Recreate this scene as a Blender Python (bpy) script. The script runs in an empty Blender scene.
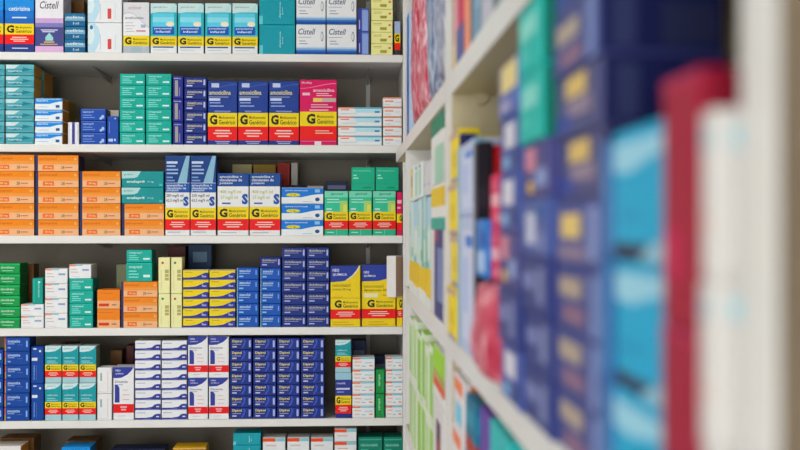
import bpy, bmesh, math, random
from mathutils import Vector, Matrix
random.seed(7)
PI = math.pi
scene = bpy.context.scene
COL = scene.collection

# ------------------------------------------------------------------ camera model
FPX = 1111.0                      # 50 mm lens on 36 mm, 800 px wide
TH = math.atan(55.0 / FPX)        # camera turned slightly towards the side unit
D = 2.889                         # camera to the front of the back shelves
CZ = 1.5
CAM = Vector((0.0, -D, CZ))

def at(px, py, Y=0.0):
    """point of the photo on the vertical plane y = Y"""
    u = (px - 400) / FPX; w = (225 - py) / FPX
    dx = math.sin(TH) + u * math.cos(TH); dy = math.cos(TH) - u * math.sin(TH)
    t = (D + Y) / dy
    return Vector((t * dx, Y, CZ + t * w))

def dist_at(px, X):
    """distance along the aisle at which the plane x = X is seen at px"""
    return X / math.tan(TH + math.atan((px - 400) / FPX))

# ------------------------------------------------------------------ materials
def lin(c):
    return c / 12.92 if c <= 0.04045 else ((c + 0.055) / 1.055) ** 2.4
def hexc(h):
    h = h.lstrip('#'); h = ''.join(c*2 for c in h) if len(h) == 3 else h
    return tuple(lin(int(h[i:i + 2], 16) / 255) for i in (0, 2, 4)) + (1.0,)
MATS = {}
def mat(h, rough=0.42, grain=0.04):
    """printed cardboard: flat ink over a faint paper grain"""
    key = (h, rough)
    if key in MATS: return MATS[key]
    m = bpy.data.materials.new('card_' + h.lstrip('#')); m.use_nodes = True
    nt = m.node_tree; b = nt.nodes['Principled BSDF']
    c = hexc(h)
    lum = .3*c[0] + .55*c[1] + .15*c[2]; sat = max(c[:3]) - min(c[:3])
    c = tuple(min(.93, max(.004, (lum + (v - lum)*1.16) * (1 + .12*min(1, sat*2)))) for v in c[:3]) + (1,)
    tc = nt.nodes.new('ShaderNodeTexCoord'); no = nt.nodes.new('ShaderNodeTexNoise')
    no.inputs['Scale'].default_value = 90; no.inputs['Detail'].default_value = 2
    mx = nt.nodes.new('ShaderNodeMix'); mx.data_type = 'RGBA'
    mx.inputs[6].default_value = tuple(v * (1 - grain) for v in c[:3]) + (1,)
    mx.inputs[7].default_value = tuple(min(1, v * (1 + grain)) for v in c[:3]) + (1,)
    nt.links.new(tc.outputs['Object'], no.inputs['Vector'])
    nt.links.new(no.outputs['Fac'], mx.inputs[0]); nt.links.new(mx.outputs[2], b.inputs['Base Color'])
    b.inputs['Roughness'].default_value = rough
    b.inputs['Specular IOR Level'].default_value = 0.16
    MATS[key] = m
    return m

def surf_mat(name, c1, c2, scale=6, rough=0.5, bump=0.0, stretch=(1, 1, 1)):
    m = bpy.data.materials.new(name); m.use_nodes = True
    nt = m.node_tree; b = nt.nodes['Principled BSDF']
    tc = nt.nodes.new('ShaderNodeTexCoord'); mp = nt.nodes.new('ShaderNodeMapping')
    mp.inputs['Scale'].default_value = stretch
    no = nt.nodes.new('ShaderNodeTexNoise'); no.inputs['Scale'].default_value = scale; no.inputs['Detail'].default_value = 5
    cr = nt.nodes.new('ShaderNodeValToRGB')
    cr.color_ramp.elements[0].color = hexc(c1); cr.color_ramp.elements[1].color = hexc(c2)
    cr.color_ramp.elements[0].position = .35; cr.color_ramp.elements[1].position = .65
    nt.links.new(tc.outputs['Object'], mp.inputs['Vector']); nt.links.new(mp.outputs[0], no.inputs['Vector'])
    nt.links.new(no.outputs['Fac'], cr.inputs[0]); nt.links.new(cr.outputs[0], b.inputs['Base Color'])
    b.inputs['Roughness'].default_value = rough
    if bump:
        bp = nt.nodes.new('ShaderNodeBump'); bp.inputs['Strength'].default_value = bump
        nt.links.new(no.outputs['Fac'], bp.inputs['Height']); nt.links.new(bp.outputs[0], b.inputs['Normal'])
    return m

M_SHELF = surf_mat('white_laminate', '#e6e4e0', '#ebe9e6', 5, .38)
M_BACK = surf_mat('dark_backboard', '#837a6c', '#8d8476', 3, .7)
M_METAL = surf_mat('painted_bracket', '#b9b7b0', '#c6c4bd', 20, .4)
M_BEIGE = surf_mat('beige_laminate', '#c3b692', '#cbbe9b', 5, .5)
M_TAUPE = surf_mat('taupe_panel', '#6c5b46', '#76654e', 5, .5)  # darker brown than the beige boards, used on the end panel
M_WALL = surf_mat('painted_wall', '#dcdad6', '#e4e2de', 2, .8)
M_FLOOR = surf_mat('floor_vinyl', '#e4e1dc', '#ece9e4', 4, .35)
M_CEIL = surf_mat('ceiling_paint', '#e9e7e2', '#f1efea', 3, .9)

def foil_mat(name, ca, cb, cc, scale=30, dx=1.0, dz=.4, rough=.5):
    """printed plastic film: slanted streaks of three inks"""
    m = bpy.data.materials.new(name); m.use_nodes = True
    nt = m.node_tree; b = nt.nodes['Principled BSDF']
    tc = nt.nodes.new('ShaderNodeTexCoord'); mp = nt.nodes.new('ShaderNodeMapping')
    mp.inputs['Rotation'].default_value = (0, .5, 0); mp.inputs['Scale'].default_value = (dx, 1, dz)
    no = nt.nodes.new('ShaderNodeTexNoise'); no.inputs['Scale'].default_value = scale; no.inputs['Detail'].default_value = 3
    cr = nt.nodes.new('ShaderNodeValToRGB'); e = cr.color_ramp.elements
    e[0].color = hexc(ca); e[0].position = .38; e[1].color = hexc(cc); e[1].position = .64
    k = e.new(.5); k.color = hexc(cb)
    nt.links.new(tc.outputs['Object'], mp.inputs['Vector']); nt.links.new(mp.outputs[0], no.inputs['Vector'])
    nt.links.new(no.outputs['Fac'], cr.inputs[0]); nt.links.new(cr.outputs[0], b.inputs['Base Color'])
    b.inputs['Roughness'].default_value = rough
    return m

# ------------------------------------------------------------------ mesh helpers
def link(o, parent=None):
    COL.objects.link(o)
    if parent: o.parent = parent
    return o
def bm_box(bm, x0, y0, z0, x1, y1, z1, mi=0):
    vs = [bm.verts.new(p) for p in ((x0,y0,z0),(x1,y0,z0),(x1,y1,z0),(x0,y1,z0),(x0,y0,z1),(x1,y0,z1),(x1,y1,z1),(x0,y1,z1))]
    fs = []
    for q in ((0,3,2,1),(4,5,6,7),(0,1,5,4),(2,3,7,6),(1,2,6,5),(3,0,4,7)):
        f = bm.faces.new([vs[i] for i in q]); f.material_index = mi; fs.append(f)
    return vs, fs
def box_obj(name, lo, hi, m, parent=None, bev=0.0015):
    bm = bmesh.new(); bm_box(bm, *lo, *hi)
    if bev: bmesh.ops.bevel(bm, geom=bm.edges[:], offset=bev, segments=2, affect='EDGES', profile=.5)
    me = bpy.data.meshes.new(name); bm.to_mesh(me); bm.free(); me.materials.append(m)
    return link(bpy.data.objects.new(name, me), parent)
def empty(name, loc, label, cat, group=None):
    o = bpy.data.objects.new(name, None); COL.objects.link(o); o.location = loc; o.empty_display_size = .05
    o['label'] = label; o['category'] = cat
    if group: o['group'] = group
    return o
def structure(o, label=None):
    o['kind'] = 'structure'
    if label: o['label'] = label
    return o

TEXTS = {}
def text_geo(s, bold=0.0):
    """(verts, faces, w, h) of a word, filled, origin at its lower left"""
    key = (s, bold)
    if key in TEXTS: return TEXTS[key]
    cu = bpy.data.curves.new('t', 'FONT'); cu.body = s; cu.resolution_u = 2; cu.offset = bold; cu.space_line = .8; cu.shear = .25 if bold < .01 else 0
    o = bpy.data.objects.new('t', cu); COL.objects.link(o)
    dg = bpy.context.evaluated_depsgraph_get(); dg.update()
    me = bpy.data.meshes.new_from_object(o.evaluated_get(dg))
    vs = [v.co.copy() for v in me.vertices]; fs = [tuple(p.vertices) for p in me.polygons]
    x0 = min(v.x for v in vs); x1 = max(v.x for v in vs); y0 = min(v.y for v in vs); y1 = max(v.y for v in vs)
    vs = [(v.x - x0, v.y - y0) for v in vs]
    bpy.data.objects.remove(o); bpy.data.curves.remove(cu); bpy.data.meshes.remove(me)
    TEXTS[key] = (vs, fs, x1 - x0, y1 - y0)
    return TEXTS[key]

# decals in face fractions: ('r',u0,v0,u1,v1,col) ('p',[(u,v)..],col) ('e',cu,cv,ru,rv,col) ('t',text,u,v,wfrac,hfrac,col[,bold]) ('v', ... same, turned upright)
CARTONS = {}
EPS = 0.00006
def carton_mesh(key, w, d, h, base, front=(), side=None, top=None, end=()):
    kk = (key, round(w, 4), round(d, 4), round(h, 4))
    if kk in CARTONS: return CARTONS[kk]
    bm = bmesh.new(); mats = []
    def mi(c):
        if c not in mats: mats.append(c)
        return mats.index(c)
    mi(base)
    vs, fs = bm_box(bm, -w/2, -d/2, 0, w/2, d/2, h, 0)
    if side:
        fs[4].material_index = mi(side); fs[5].material_index = mi(side)
    if top: fs[1].material_index = mi(top)
    bmesh.ops.bevel(bm, geom=bm.edges[:], offset=min(.0011, h * .07), segments=1, affect='EDGES')
    def put(decals, W, mapf):
        for i, dc in enumerate(decals):
            off = EPS * (i + 1)
            t = dc[0]
            if t == 'r':
                _, a, b, c, e, col = dc; polys = [[(a*W, b*h), (c*W, b*h), (c*W, e*h), (a*W, e*h)]]
            elif t == 'p':
                polys = [[(a*W, b*h) for a, b in dc[1]]]; col = dc[2]
            elif t == 'e':
                _, a, b, ru, rv, col = dc
                polys = [[((a + ru*math.cos(k*PI/8))*W, (b + rv*math.sin(k*PI/8))*h) for k in range(16)]]
            elif t in 'tv':
                _, s, a, b, wf, hf, col = dc[:7]
                tv, tf, tw, th = text_geo(s, dc[7] if len(dc) > 7 else .012)
                if t == 't': pts = [(a*W + x/tw*wf*W, b*h + y/th*hf*h) for x, y in tv]
                else: pts = [(a*W + wf*W - y/th*wf*W, b*h + x/tw*hf*h) for x, y in tv]
                bv = [bm.verts.new(mapf(x, y, off)) for x, y in pts]
                for f in tf:
                    try: nf = bm.faces.new([bv[k] for k in f]); nf.material_index = mi(col)
                    except ValueError: pass
                continue
            for pl in polys:
                nf = bm.faces.new([bm.verts.new(mapf(x, y, off)) for x, y in pl]); nf.material_index = mi(col)
    put(front, w, lambda x, y, o: (x - w/2, -d/2 - o, y))
    put(end, d, lambda x, y, o: (w/2 + o, x - d/2, y))
    me = bpy.data.meshes.new(key); bm.to_mesh(me); bm.free()
    for c in mats: me.materials.append(mat(c))
    CARTONS[kk] = me
    return me

def R(a, b, c, d, col): return ('r', a, b, c, d, col)
def T(s, a, b, w, h, col, bold=.012): return ('t', s, a, b, w, h, col, bold)
def small(u, v, w, n, dv, col, th=.01, seed=1):
    """lines of print too small to read: short bars"""
    rr = random.Random(seed); out = []
    for i in range(n):
        ww = w * rr.uniform(.7, 1)
        out.append(R(u, v - i*dv, u + ww, v - i*dv + th, col))
    return out
def smallc(cu, v, w, n, dv, col, th=.01):
    out = []
    for i in range(n):
        ww = w * (1 - .18*(i % 3)); out.append(R(cu - ww/2, v - i*dv, cu + ww/2, v - i*dv + th, col))
    return out
def wave(v0, v1, col, u0=0, u1=1, bottom=0, bulge=.0, n=8):
    pts = [(u0, bottom), (u1, bottom)]
    for i in range(n + 1):
        s = 1 - i / n
        pts.append((u0 + (u1 - u0)*s, v0 + (v1 - v0)*(.5 - .5*math.cos(PI*s)) + bulge*math.sin(PI*s)))
    return ('p', pts, col)
def generic(v0, v1, red=None, redc='#e0332b', yel='#fbcf08', gw=.26, text=True, gx=.06):
    """the yellow G band and the red band under it"""
    out = [R(0, v0, 1, v1, yel)]
    hh = v1 - v0
    out.append(T('G', gx, v0 + hh*.14, gw, hh*.72, '#2a2a14', .05))
    if text:
        out.append(T('Medicamento', gx + gw + .05, v0 + hh*.56, .92 - gx - gw - .05, hh*.22, '#6b6210'))
        out.append(T('Genérico', gx + gw + .05, v0 + hh*.16, .92 - gx - gw - .05, hh*.32, '#3a360c'))
    if red:
        out.append(R(0, red[0], 1, red[1], redc))
        rh = red[1] - red[0]
        for k in range(3):
            ww = (.5, .62, .4)[k]
            out.append(R(.5 - ww/2, red[1] - rh*(.34 + .2*k), .5 + ww/2, red[1] - rh*(.25 + .2*k), '#f6cfc8'))
    return out

# ---- the printed designs ------------------------------------------------------
NAVY = '#2a3a86'
K = {}
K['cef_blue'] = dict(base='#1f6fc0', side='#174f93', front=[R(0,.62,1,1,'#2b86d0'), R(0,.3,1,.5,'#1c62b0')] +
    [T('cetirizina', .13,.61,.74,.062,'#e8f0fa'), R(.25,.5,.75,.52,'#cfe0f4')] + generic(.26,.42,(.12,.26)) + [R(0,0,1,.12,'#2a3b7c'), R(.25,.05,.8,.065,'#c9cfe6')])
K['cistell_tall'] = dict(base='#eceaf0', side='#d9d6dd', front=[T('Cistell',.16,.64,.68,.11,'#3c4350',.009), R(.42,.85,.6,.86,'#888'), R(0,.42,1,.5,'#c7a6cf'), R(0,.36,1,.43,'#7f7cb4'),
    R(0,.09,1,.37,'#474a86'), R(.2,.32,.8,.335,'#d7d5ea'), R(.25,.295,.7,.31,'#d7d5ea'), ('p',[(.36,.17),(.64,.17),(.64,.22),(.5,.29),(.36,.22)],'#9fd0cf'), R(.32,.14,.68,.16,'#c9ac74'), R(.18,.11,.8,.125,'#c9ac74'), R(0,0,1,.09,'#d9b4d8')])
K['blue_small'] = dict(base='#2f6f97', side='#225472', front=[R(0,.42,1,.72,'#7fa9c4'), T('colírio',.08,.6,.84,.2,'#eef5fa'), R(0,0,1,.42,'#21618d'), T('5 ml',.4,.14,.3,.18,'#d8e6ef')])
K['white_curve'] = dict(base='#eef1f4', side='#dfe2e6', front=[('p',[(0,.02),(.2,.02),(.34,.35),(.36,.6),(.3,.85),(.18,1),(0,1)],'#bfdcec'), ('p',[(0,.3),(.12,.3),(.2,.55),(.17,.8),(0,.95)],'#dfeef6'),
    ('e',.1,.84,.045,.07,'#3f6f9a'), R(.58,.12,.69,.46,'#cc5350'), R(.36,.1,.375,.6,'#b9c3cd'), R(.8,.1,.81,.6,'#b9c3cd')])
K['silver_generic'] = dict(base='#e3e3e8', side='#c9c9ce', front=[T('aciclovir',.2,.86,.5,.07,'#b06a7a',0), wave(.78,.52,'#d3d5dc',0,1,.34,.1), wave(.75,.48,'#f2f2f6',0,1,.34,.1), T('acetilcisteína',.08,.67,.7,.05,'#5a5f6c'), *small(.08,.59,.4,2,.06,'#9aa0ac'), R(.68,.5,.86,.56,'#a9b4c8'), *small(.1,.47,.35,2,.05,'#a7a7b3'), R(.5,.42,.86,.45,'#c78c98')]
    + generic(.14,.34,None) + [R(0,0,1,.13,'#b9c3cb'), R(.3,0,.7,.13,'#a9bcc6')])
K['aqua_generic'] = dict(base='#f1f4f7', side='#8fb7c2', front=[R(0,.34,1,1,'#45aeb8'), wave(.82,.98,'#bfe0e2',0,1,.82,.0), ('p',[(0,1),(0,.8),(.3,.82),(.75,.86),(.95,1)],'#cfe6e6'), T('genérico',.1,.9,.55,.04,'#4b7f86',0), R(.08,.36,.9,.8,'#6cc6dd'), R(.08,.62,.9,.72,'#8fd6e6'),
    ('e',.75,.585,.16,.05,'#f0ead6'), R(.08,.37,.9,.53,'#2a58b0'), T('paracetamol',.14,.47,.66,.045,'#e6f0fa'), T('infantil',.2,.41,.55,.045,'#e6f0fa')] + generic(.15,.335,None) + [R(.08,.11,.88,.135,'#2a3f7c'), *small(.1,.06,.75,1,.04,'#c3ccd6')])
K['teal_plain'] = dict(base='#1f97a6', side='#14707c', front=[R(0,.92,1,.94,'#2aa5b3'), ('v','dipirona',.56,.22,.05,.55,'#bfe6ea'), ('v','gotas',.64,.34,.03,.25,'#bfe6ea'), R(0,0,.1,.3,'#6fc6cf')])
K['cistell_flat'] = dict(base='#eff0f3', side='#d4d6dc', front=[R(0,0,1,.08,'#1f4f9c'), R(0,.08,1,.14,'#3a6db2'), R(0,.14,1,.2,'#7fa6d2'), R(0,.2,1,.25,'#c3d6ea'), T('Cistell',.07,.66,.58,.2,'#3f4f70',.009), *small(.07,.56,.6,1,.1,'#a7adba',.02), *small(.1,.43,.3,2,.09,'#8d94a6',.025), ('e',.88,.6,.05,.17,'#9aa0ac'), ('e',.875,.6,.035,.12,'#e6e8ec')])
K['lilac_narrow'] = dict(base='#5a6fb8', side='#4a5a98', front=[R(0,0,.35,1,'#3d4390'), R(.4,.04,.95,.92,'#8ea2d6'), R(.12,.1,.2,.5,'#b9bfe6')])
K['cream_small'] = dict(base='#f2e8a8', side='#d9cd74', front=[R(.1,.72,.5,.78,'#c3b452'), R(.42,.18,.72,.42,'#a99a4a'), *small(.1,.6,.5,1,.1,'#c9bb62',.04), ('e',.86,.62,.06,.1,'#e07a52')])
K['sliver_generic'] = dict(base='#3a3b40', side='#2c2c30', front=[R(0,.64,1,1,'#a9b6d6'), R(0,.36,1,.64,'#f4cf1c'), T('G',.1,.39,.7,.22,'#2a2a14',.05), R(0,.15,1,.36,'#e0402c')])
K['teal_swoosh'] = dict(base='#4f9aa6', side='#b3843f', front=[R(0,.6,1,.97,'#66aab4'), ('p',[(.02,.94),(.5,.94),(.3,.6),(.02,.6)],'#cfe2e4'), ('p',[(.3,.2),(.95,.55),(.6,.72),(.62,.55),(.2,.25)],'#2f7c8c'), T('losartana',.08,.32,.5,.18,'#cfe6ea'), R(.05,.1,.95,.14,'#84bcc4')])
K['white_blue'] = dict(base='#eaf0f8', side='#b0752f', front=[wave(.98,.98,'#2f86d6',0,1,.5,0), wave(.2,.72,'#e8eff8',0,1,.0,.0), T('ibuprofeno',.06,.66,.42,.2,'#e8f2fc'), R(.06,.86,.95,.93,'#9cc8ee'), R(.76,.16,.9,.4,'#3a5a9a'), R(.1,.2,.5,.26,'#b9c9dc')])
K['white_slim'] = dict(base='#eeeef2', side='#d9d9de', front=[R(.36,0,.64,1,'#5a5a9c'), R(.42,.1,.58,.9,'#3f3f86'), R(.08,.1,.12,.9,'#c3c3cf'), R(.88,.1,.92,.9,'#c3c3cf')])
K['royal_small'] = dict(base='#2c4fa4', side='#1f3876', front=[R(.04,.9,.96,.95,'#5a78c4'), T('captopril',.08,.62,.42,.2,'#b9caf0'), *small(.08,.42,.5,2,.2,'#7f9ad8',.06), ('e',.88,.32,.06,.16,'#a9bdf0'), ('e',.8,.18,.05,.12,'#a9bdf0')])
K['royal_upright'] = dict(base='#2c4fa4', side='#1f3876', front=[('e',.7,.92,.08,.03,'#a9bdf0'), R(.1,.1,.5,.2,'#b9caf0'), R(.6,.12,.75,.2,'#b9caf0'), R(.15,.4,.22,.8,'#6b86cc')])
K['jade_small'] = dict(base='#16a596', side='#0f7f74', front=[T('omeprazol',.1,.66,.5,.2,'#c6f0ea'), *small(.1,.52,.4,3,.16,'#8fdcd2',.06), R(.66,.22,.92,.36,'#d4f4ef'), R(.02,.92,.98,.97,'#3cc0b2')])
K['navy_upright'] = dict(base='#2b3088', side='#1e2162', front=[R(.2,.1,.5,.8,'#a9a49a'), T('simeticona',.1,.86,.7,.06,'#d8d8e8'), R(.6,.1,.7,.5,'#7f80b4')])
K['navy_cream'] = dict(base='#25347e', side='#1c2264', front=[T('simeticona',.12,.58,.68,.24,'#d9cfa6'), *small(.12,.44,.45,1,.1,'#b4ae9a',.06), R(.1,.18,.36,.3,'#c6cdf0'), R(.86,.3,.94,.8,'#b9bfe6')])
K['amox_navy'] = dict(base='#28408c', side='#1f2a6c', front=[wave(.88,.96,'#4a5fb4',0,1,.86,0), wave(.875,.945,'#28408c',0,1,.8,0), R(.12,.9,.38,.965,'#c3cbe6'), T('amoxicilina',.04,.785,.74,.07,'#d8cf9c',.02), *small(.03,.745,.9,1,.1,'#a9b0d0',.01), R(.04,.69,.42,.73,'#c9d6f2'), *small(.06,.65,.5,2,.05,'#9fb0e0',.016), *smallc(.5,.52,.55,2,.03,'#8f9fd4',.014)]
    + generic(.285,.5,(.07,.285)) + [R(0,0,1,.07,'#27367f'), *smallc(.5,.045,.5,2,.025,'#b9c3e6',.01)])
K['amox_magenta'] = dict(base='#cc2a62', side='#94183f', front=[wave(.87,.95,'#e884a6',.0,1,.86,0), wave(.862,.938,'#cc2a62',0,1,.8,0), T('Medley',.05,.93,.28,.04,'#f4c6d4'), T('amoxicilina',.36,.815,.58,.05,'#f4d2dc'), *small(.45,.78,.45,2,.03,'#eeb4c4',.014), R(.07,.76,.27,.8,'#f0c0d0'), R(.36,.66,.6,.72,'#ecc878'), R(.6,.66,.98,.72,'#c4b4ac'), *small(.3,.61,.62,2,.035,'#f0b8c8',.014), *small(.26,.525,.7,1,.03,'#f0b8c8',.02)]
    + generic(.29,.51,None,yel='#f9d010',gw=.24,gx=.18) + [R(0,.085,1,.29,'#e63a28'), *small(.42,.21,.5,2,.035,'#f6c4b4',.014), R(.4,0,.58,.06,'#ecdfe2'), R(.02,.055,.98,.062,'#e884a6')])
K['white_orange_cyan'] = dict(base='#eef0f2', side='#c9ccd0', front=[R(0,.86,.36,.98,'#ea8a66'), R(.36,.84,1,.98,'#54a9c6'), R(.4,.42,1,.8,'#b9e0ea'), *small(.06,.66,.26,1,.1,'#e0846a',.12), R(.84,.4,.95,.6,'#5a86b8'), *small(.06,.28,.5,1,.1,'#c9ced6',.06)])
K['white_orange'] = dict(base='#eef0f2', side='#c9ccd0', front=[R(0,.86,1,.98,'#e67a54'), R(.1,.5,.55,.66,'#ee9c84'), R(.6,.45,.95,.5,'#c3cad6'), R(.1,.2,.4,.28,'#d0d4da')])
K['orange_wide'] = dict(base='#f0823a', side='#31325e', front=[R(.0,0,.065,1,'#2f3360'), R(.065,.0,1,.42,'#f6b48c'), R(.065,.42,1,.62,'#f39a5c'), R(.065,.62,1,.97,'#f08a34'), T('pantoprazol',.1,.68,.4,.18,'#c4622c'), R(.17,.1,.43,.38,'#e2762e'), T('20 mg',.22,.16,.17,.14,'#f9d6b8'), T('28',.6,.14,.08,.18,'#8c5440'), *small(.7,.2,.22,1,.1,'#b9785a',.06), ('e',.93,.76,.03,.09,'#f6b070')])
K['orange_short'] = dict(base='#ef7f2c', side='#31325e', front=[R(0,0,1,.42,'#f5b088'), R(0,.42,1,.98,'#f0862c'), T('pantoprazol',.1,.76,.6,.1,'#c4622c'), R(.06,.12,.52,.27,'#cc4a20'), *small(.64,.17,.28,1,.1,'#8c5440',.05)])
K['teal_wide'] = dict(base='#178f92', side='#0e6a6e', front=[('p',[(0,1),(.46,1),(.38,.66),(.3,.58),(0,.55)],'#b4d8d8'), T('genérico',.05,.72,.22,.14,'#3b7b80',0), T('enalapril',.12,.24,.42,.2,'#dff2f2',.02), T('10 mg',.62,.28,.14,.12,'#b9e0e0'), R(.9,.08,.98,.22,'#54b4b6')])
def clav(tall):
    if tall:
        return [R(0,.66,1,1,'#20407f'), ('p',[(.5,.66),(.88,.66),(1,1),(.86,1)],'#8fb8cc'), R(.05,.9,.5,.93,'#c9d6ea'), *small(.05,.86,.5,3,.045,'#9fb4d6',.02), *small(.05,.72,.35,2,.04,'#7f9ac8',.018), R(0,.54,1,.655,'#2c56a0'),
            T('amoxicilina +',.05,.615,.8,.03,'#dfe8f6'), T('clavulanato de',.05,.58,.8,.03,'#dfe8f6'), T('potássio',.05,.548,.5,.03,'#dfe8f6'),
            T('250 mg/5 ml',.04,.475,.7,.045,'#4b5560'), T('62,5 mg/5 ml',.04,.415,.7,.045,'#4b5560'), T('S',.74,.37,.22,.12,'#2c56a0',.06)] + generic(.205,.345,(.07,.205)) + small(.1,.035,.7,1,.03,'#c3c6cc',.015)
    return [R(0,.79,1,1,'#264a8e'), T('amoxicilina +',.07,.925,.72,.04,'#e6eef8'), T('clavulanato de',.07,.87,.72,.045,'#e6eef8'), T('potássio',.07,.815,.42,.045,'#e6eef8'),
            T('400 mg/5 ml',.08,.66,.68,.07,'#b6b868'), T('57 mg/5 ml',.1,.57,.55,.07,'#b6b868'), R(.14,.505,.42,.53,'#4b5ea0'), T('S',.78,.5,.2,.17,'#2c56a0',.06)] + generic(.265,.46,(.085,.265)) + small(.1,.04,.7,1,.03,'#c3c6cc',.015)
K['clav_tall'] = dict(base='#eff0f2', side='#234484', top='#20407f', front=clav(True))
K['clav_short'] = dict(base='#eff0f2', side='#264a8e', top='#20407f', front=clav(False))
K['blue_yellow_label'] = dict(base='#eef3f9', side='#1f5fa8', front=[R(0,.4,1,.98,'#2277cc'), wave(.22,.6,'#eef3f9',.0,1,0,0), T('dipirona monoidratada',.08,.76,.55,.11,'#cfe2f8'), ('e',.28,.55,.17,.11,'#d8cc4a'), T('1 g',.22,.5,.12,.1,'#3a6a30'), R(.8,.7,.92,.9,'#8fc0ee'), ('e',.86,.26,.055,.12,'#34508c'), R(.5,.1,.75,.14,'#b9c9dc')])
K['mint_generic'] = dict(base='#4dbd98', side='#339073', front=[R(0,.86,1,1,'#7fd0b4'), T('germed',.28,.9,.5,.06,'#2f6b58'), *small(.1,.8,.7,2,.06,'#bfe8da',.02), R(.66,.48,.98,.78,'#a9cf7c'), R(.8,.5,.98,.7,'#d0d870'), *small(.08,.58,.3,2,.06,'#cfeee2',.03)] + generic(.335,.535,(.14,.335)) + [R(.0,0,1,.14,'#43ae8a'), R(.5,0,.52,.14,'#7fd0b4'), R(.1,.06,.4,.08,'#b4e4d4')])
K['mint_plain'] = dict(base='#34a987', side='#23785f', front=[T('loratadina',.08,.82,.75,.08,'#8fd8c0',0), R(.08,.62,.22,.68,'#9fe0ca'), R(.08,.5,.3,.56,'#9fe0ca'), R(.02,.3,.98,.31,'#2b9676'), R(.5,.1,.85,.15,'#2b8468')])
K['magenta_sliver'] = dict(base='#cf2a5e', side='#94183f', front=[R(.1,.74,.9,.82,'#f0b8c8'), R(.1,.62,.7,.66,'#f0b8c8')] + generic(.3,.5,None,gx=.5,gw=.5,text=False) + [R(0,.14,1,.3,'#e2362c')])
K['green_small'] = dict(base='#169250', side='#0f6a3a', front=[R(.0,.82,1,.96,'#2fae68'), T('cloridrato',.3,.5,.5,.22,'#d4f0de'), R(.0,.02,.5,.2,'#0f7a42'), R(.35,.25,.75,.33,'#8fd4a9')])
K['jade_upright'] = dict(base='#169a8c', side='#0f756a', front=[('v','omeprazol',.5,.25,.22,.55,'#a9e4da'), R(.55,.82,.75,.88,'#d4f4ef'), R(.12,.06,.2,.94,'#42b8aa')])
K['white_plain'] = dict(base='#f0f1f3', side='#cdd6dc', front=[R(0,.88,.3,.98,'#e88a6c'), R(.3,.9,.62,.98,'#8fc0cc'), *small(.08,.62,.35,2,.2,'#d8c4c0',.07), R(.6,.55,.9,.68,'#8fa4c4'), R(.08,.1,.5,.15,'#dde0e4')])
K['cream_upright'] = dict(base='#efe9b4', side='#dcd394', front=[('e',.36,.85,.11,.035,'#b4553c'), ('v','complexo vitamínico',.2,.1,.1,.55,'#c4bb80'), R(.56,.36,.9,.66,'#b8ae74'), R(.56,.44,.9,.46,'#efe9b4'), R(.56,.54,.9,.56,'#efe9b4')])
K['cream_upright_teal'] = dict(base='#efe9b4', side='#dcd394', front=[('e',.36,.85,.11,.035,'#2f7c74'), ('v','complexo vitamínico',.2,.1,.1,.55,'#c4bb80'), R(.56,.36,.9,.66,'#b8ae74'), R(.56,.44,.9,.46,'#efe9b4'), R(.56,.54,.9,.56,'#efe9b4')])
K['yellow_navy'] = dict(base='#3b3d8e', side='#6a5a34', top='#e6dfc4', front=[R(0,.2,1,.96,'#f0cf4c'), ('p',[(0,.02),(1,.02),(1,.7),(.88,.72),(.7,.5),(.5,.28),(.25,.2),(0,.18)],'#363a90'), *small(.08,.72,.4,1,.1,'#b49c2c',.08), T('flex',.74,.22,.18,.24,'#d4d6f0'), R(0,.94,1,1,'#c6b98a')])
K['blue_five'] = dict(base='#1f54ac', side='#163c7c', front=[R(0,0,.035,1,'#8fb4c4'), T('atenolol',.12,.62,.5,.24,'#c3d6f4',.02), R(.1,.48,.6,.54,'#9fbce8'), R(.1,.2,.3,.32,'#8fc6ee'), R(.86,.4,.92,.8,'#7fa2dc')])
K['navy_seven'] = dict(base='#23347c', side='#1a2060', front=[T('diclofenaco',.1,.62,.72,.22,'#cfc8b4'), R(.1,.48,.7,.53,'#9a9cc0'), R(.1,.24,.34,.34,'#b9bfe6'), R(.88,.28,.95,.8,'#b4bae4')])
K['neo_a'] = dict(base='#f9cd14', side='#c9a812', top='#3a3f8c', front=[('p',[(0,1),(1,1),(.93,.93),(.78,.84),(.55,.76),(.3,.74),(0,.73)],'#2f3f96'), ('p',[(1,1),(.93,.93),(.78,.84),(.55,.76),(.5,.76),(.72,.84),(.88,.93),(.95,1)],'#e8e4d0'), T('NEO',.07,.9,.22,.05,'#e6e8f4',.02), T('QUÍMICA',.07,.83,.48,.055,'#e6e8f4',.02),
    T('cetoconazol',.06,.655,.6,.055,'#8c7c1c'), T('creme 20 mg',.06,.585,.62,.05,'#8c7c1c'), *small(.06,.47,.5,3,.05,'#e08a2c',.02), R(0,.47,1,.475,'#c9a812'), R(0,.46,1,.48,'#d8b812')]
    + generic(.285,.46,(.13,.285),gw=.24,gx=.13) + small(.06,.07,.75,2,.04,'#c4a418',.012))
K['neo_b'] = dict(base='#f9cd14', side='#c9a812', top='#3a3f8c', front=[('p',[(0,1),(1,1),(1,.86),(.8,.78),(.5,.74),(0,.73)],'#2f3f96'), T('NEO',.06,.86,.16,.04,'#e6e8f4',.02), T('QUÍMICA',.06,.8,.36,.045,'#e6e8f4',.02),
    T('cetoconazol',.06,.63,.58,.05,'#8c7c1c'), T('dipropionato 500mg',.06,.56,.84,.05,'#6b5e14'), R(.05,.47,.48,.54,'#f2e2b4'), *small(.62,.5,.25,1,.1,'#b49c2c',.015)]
    + generic(.285,.46,(.13,.285),gw=.22,gx=.16) + small(.2,.07,.6,2,.04,'#c4a418',.012))
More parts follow.
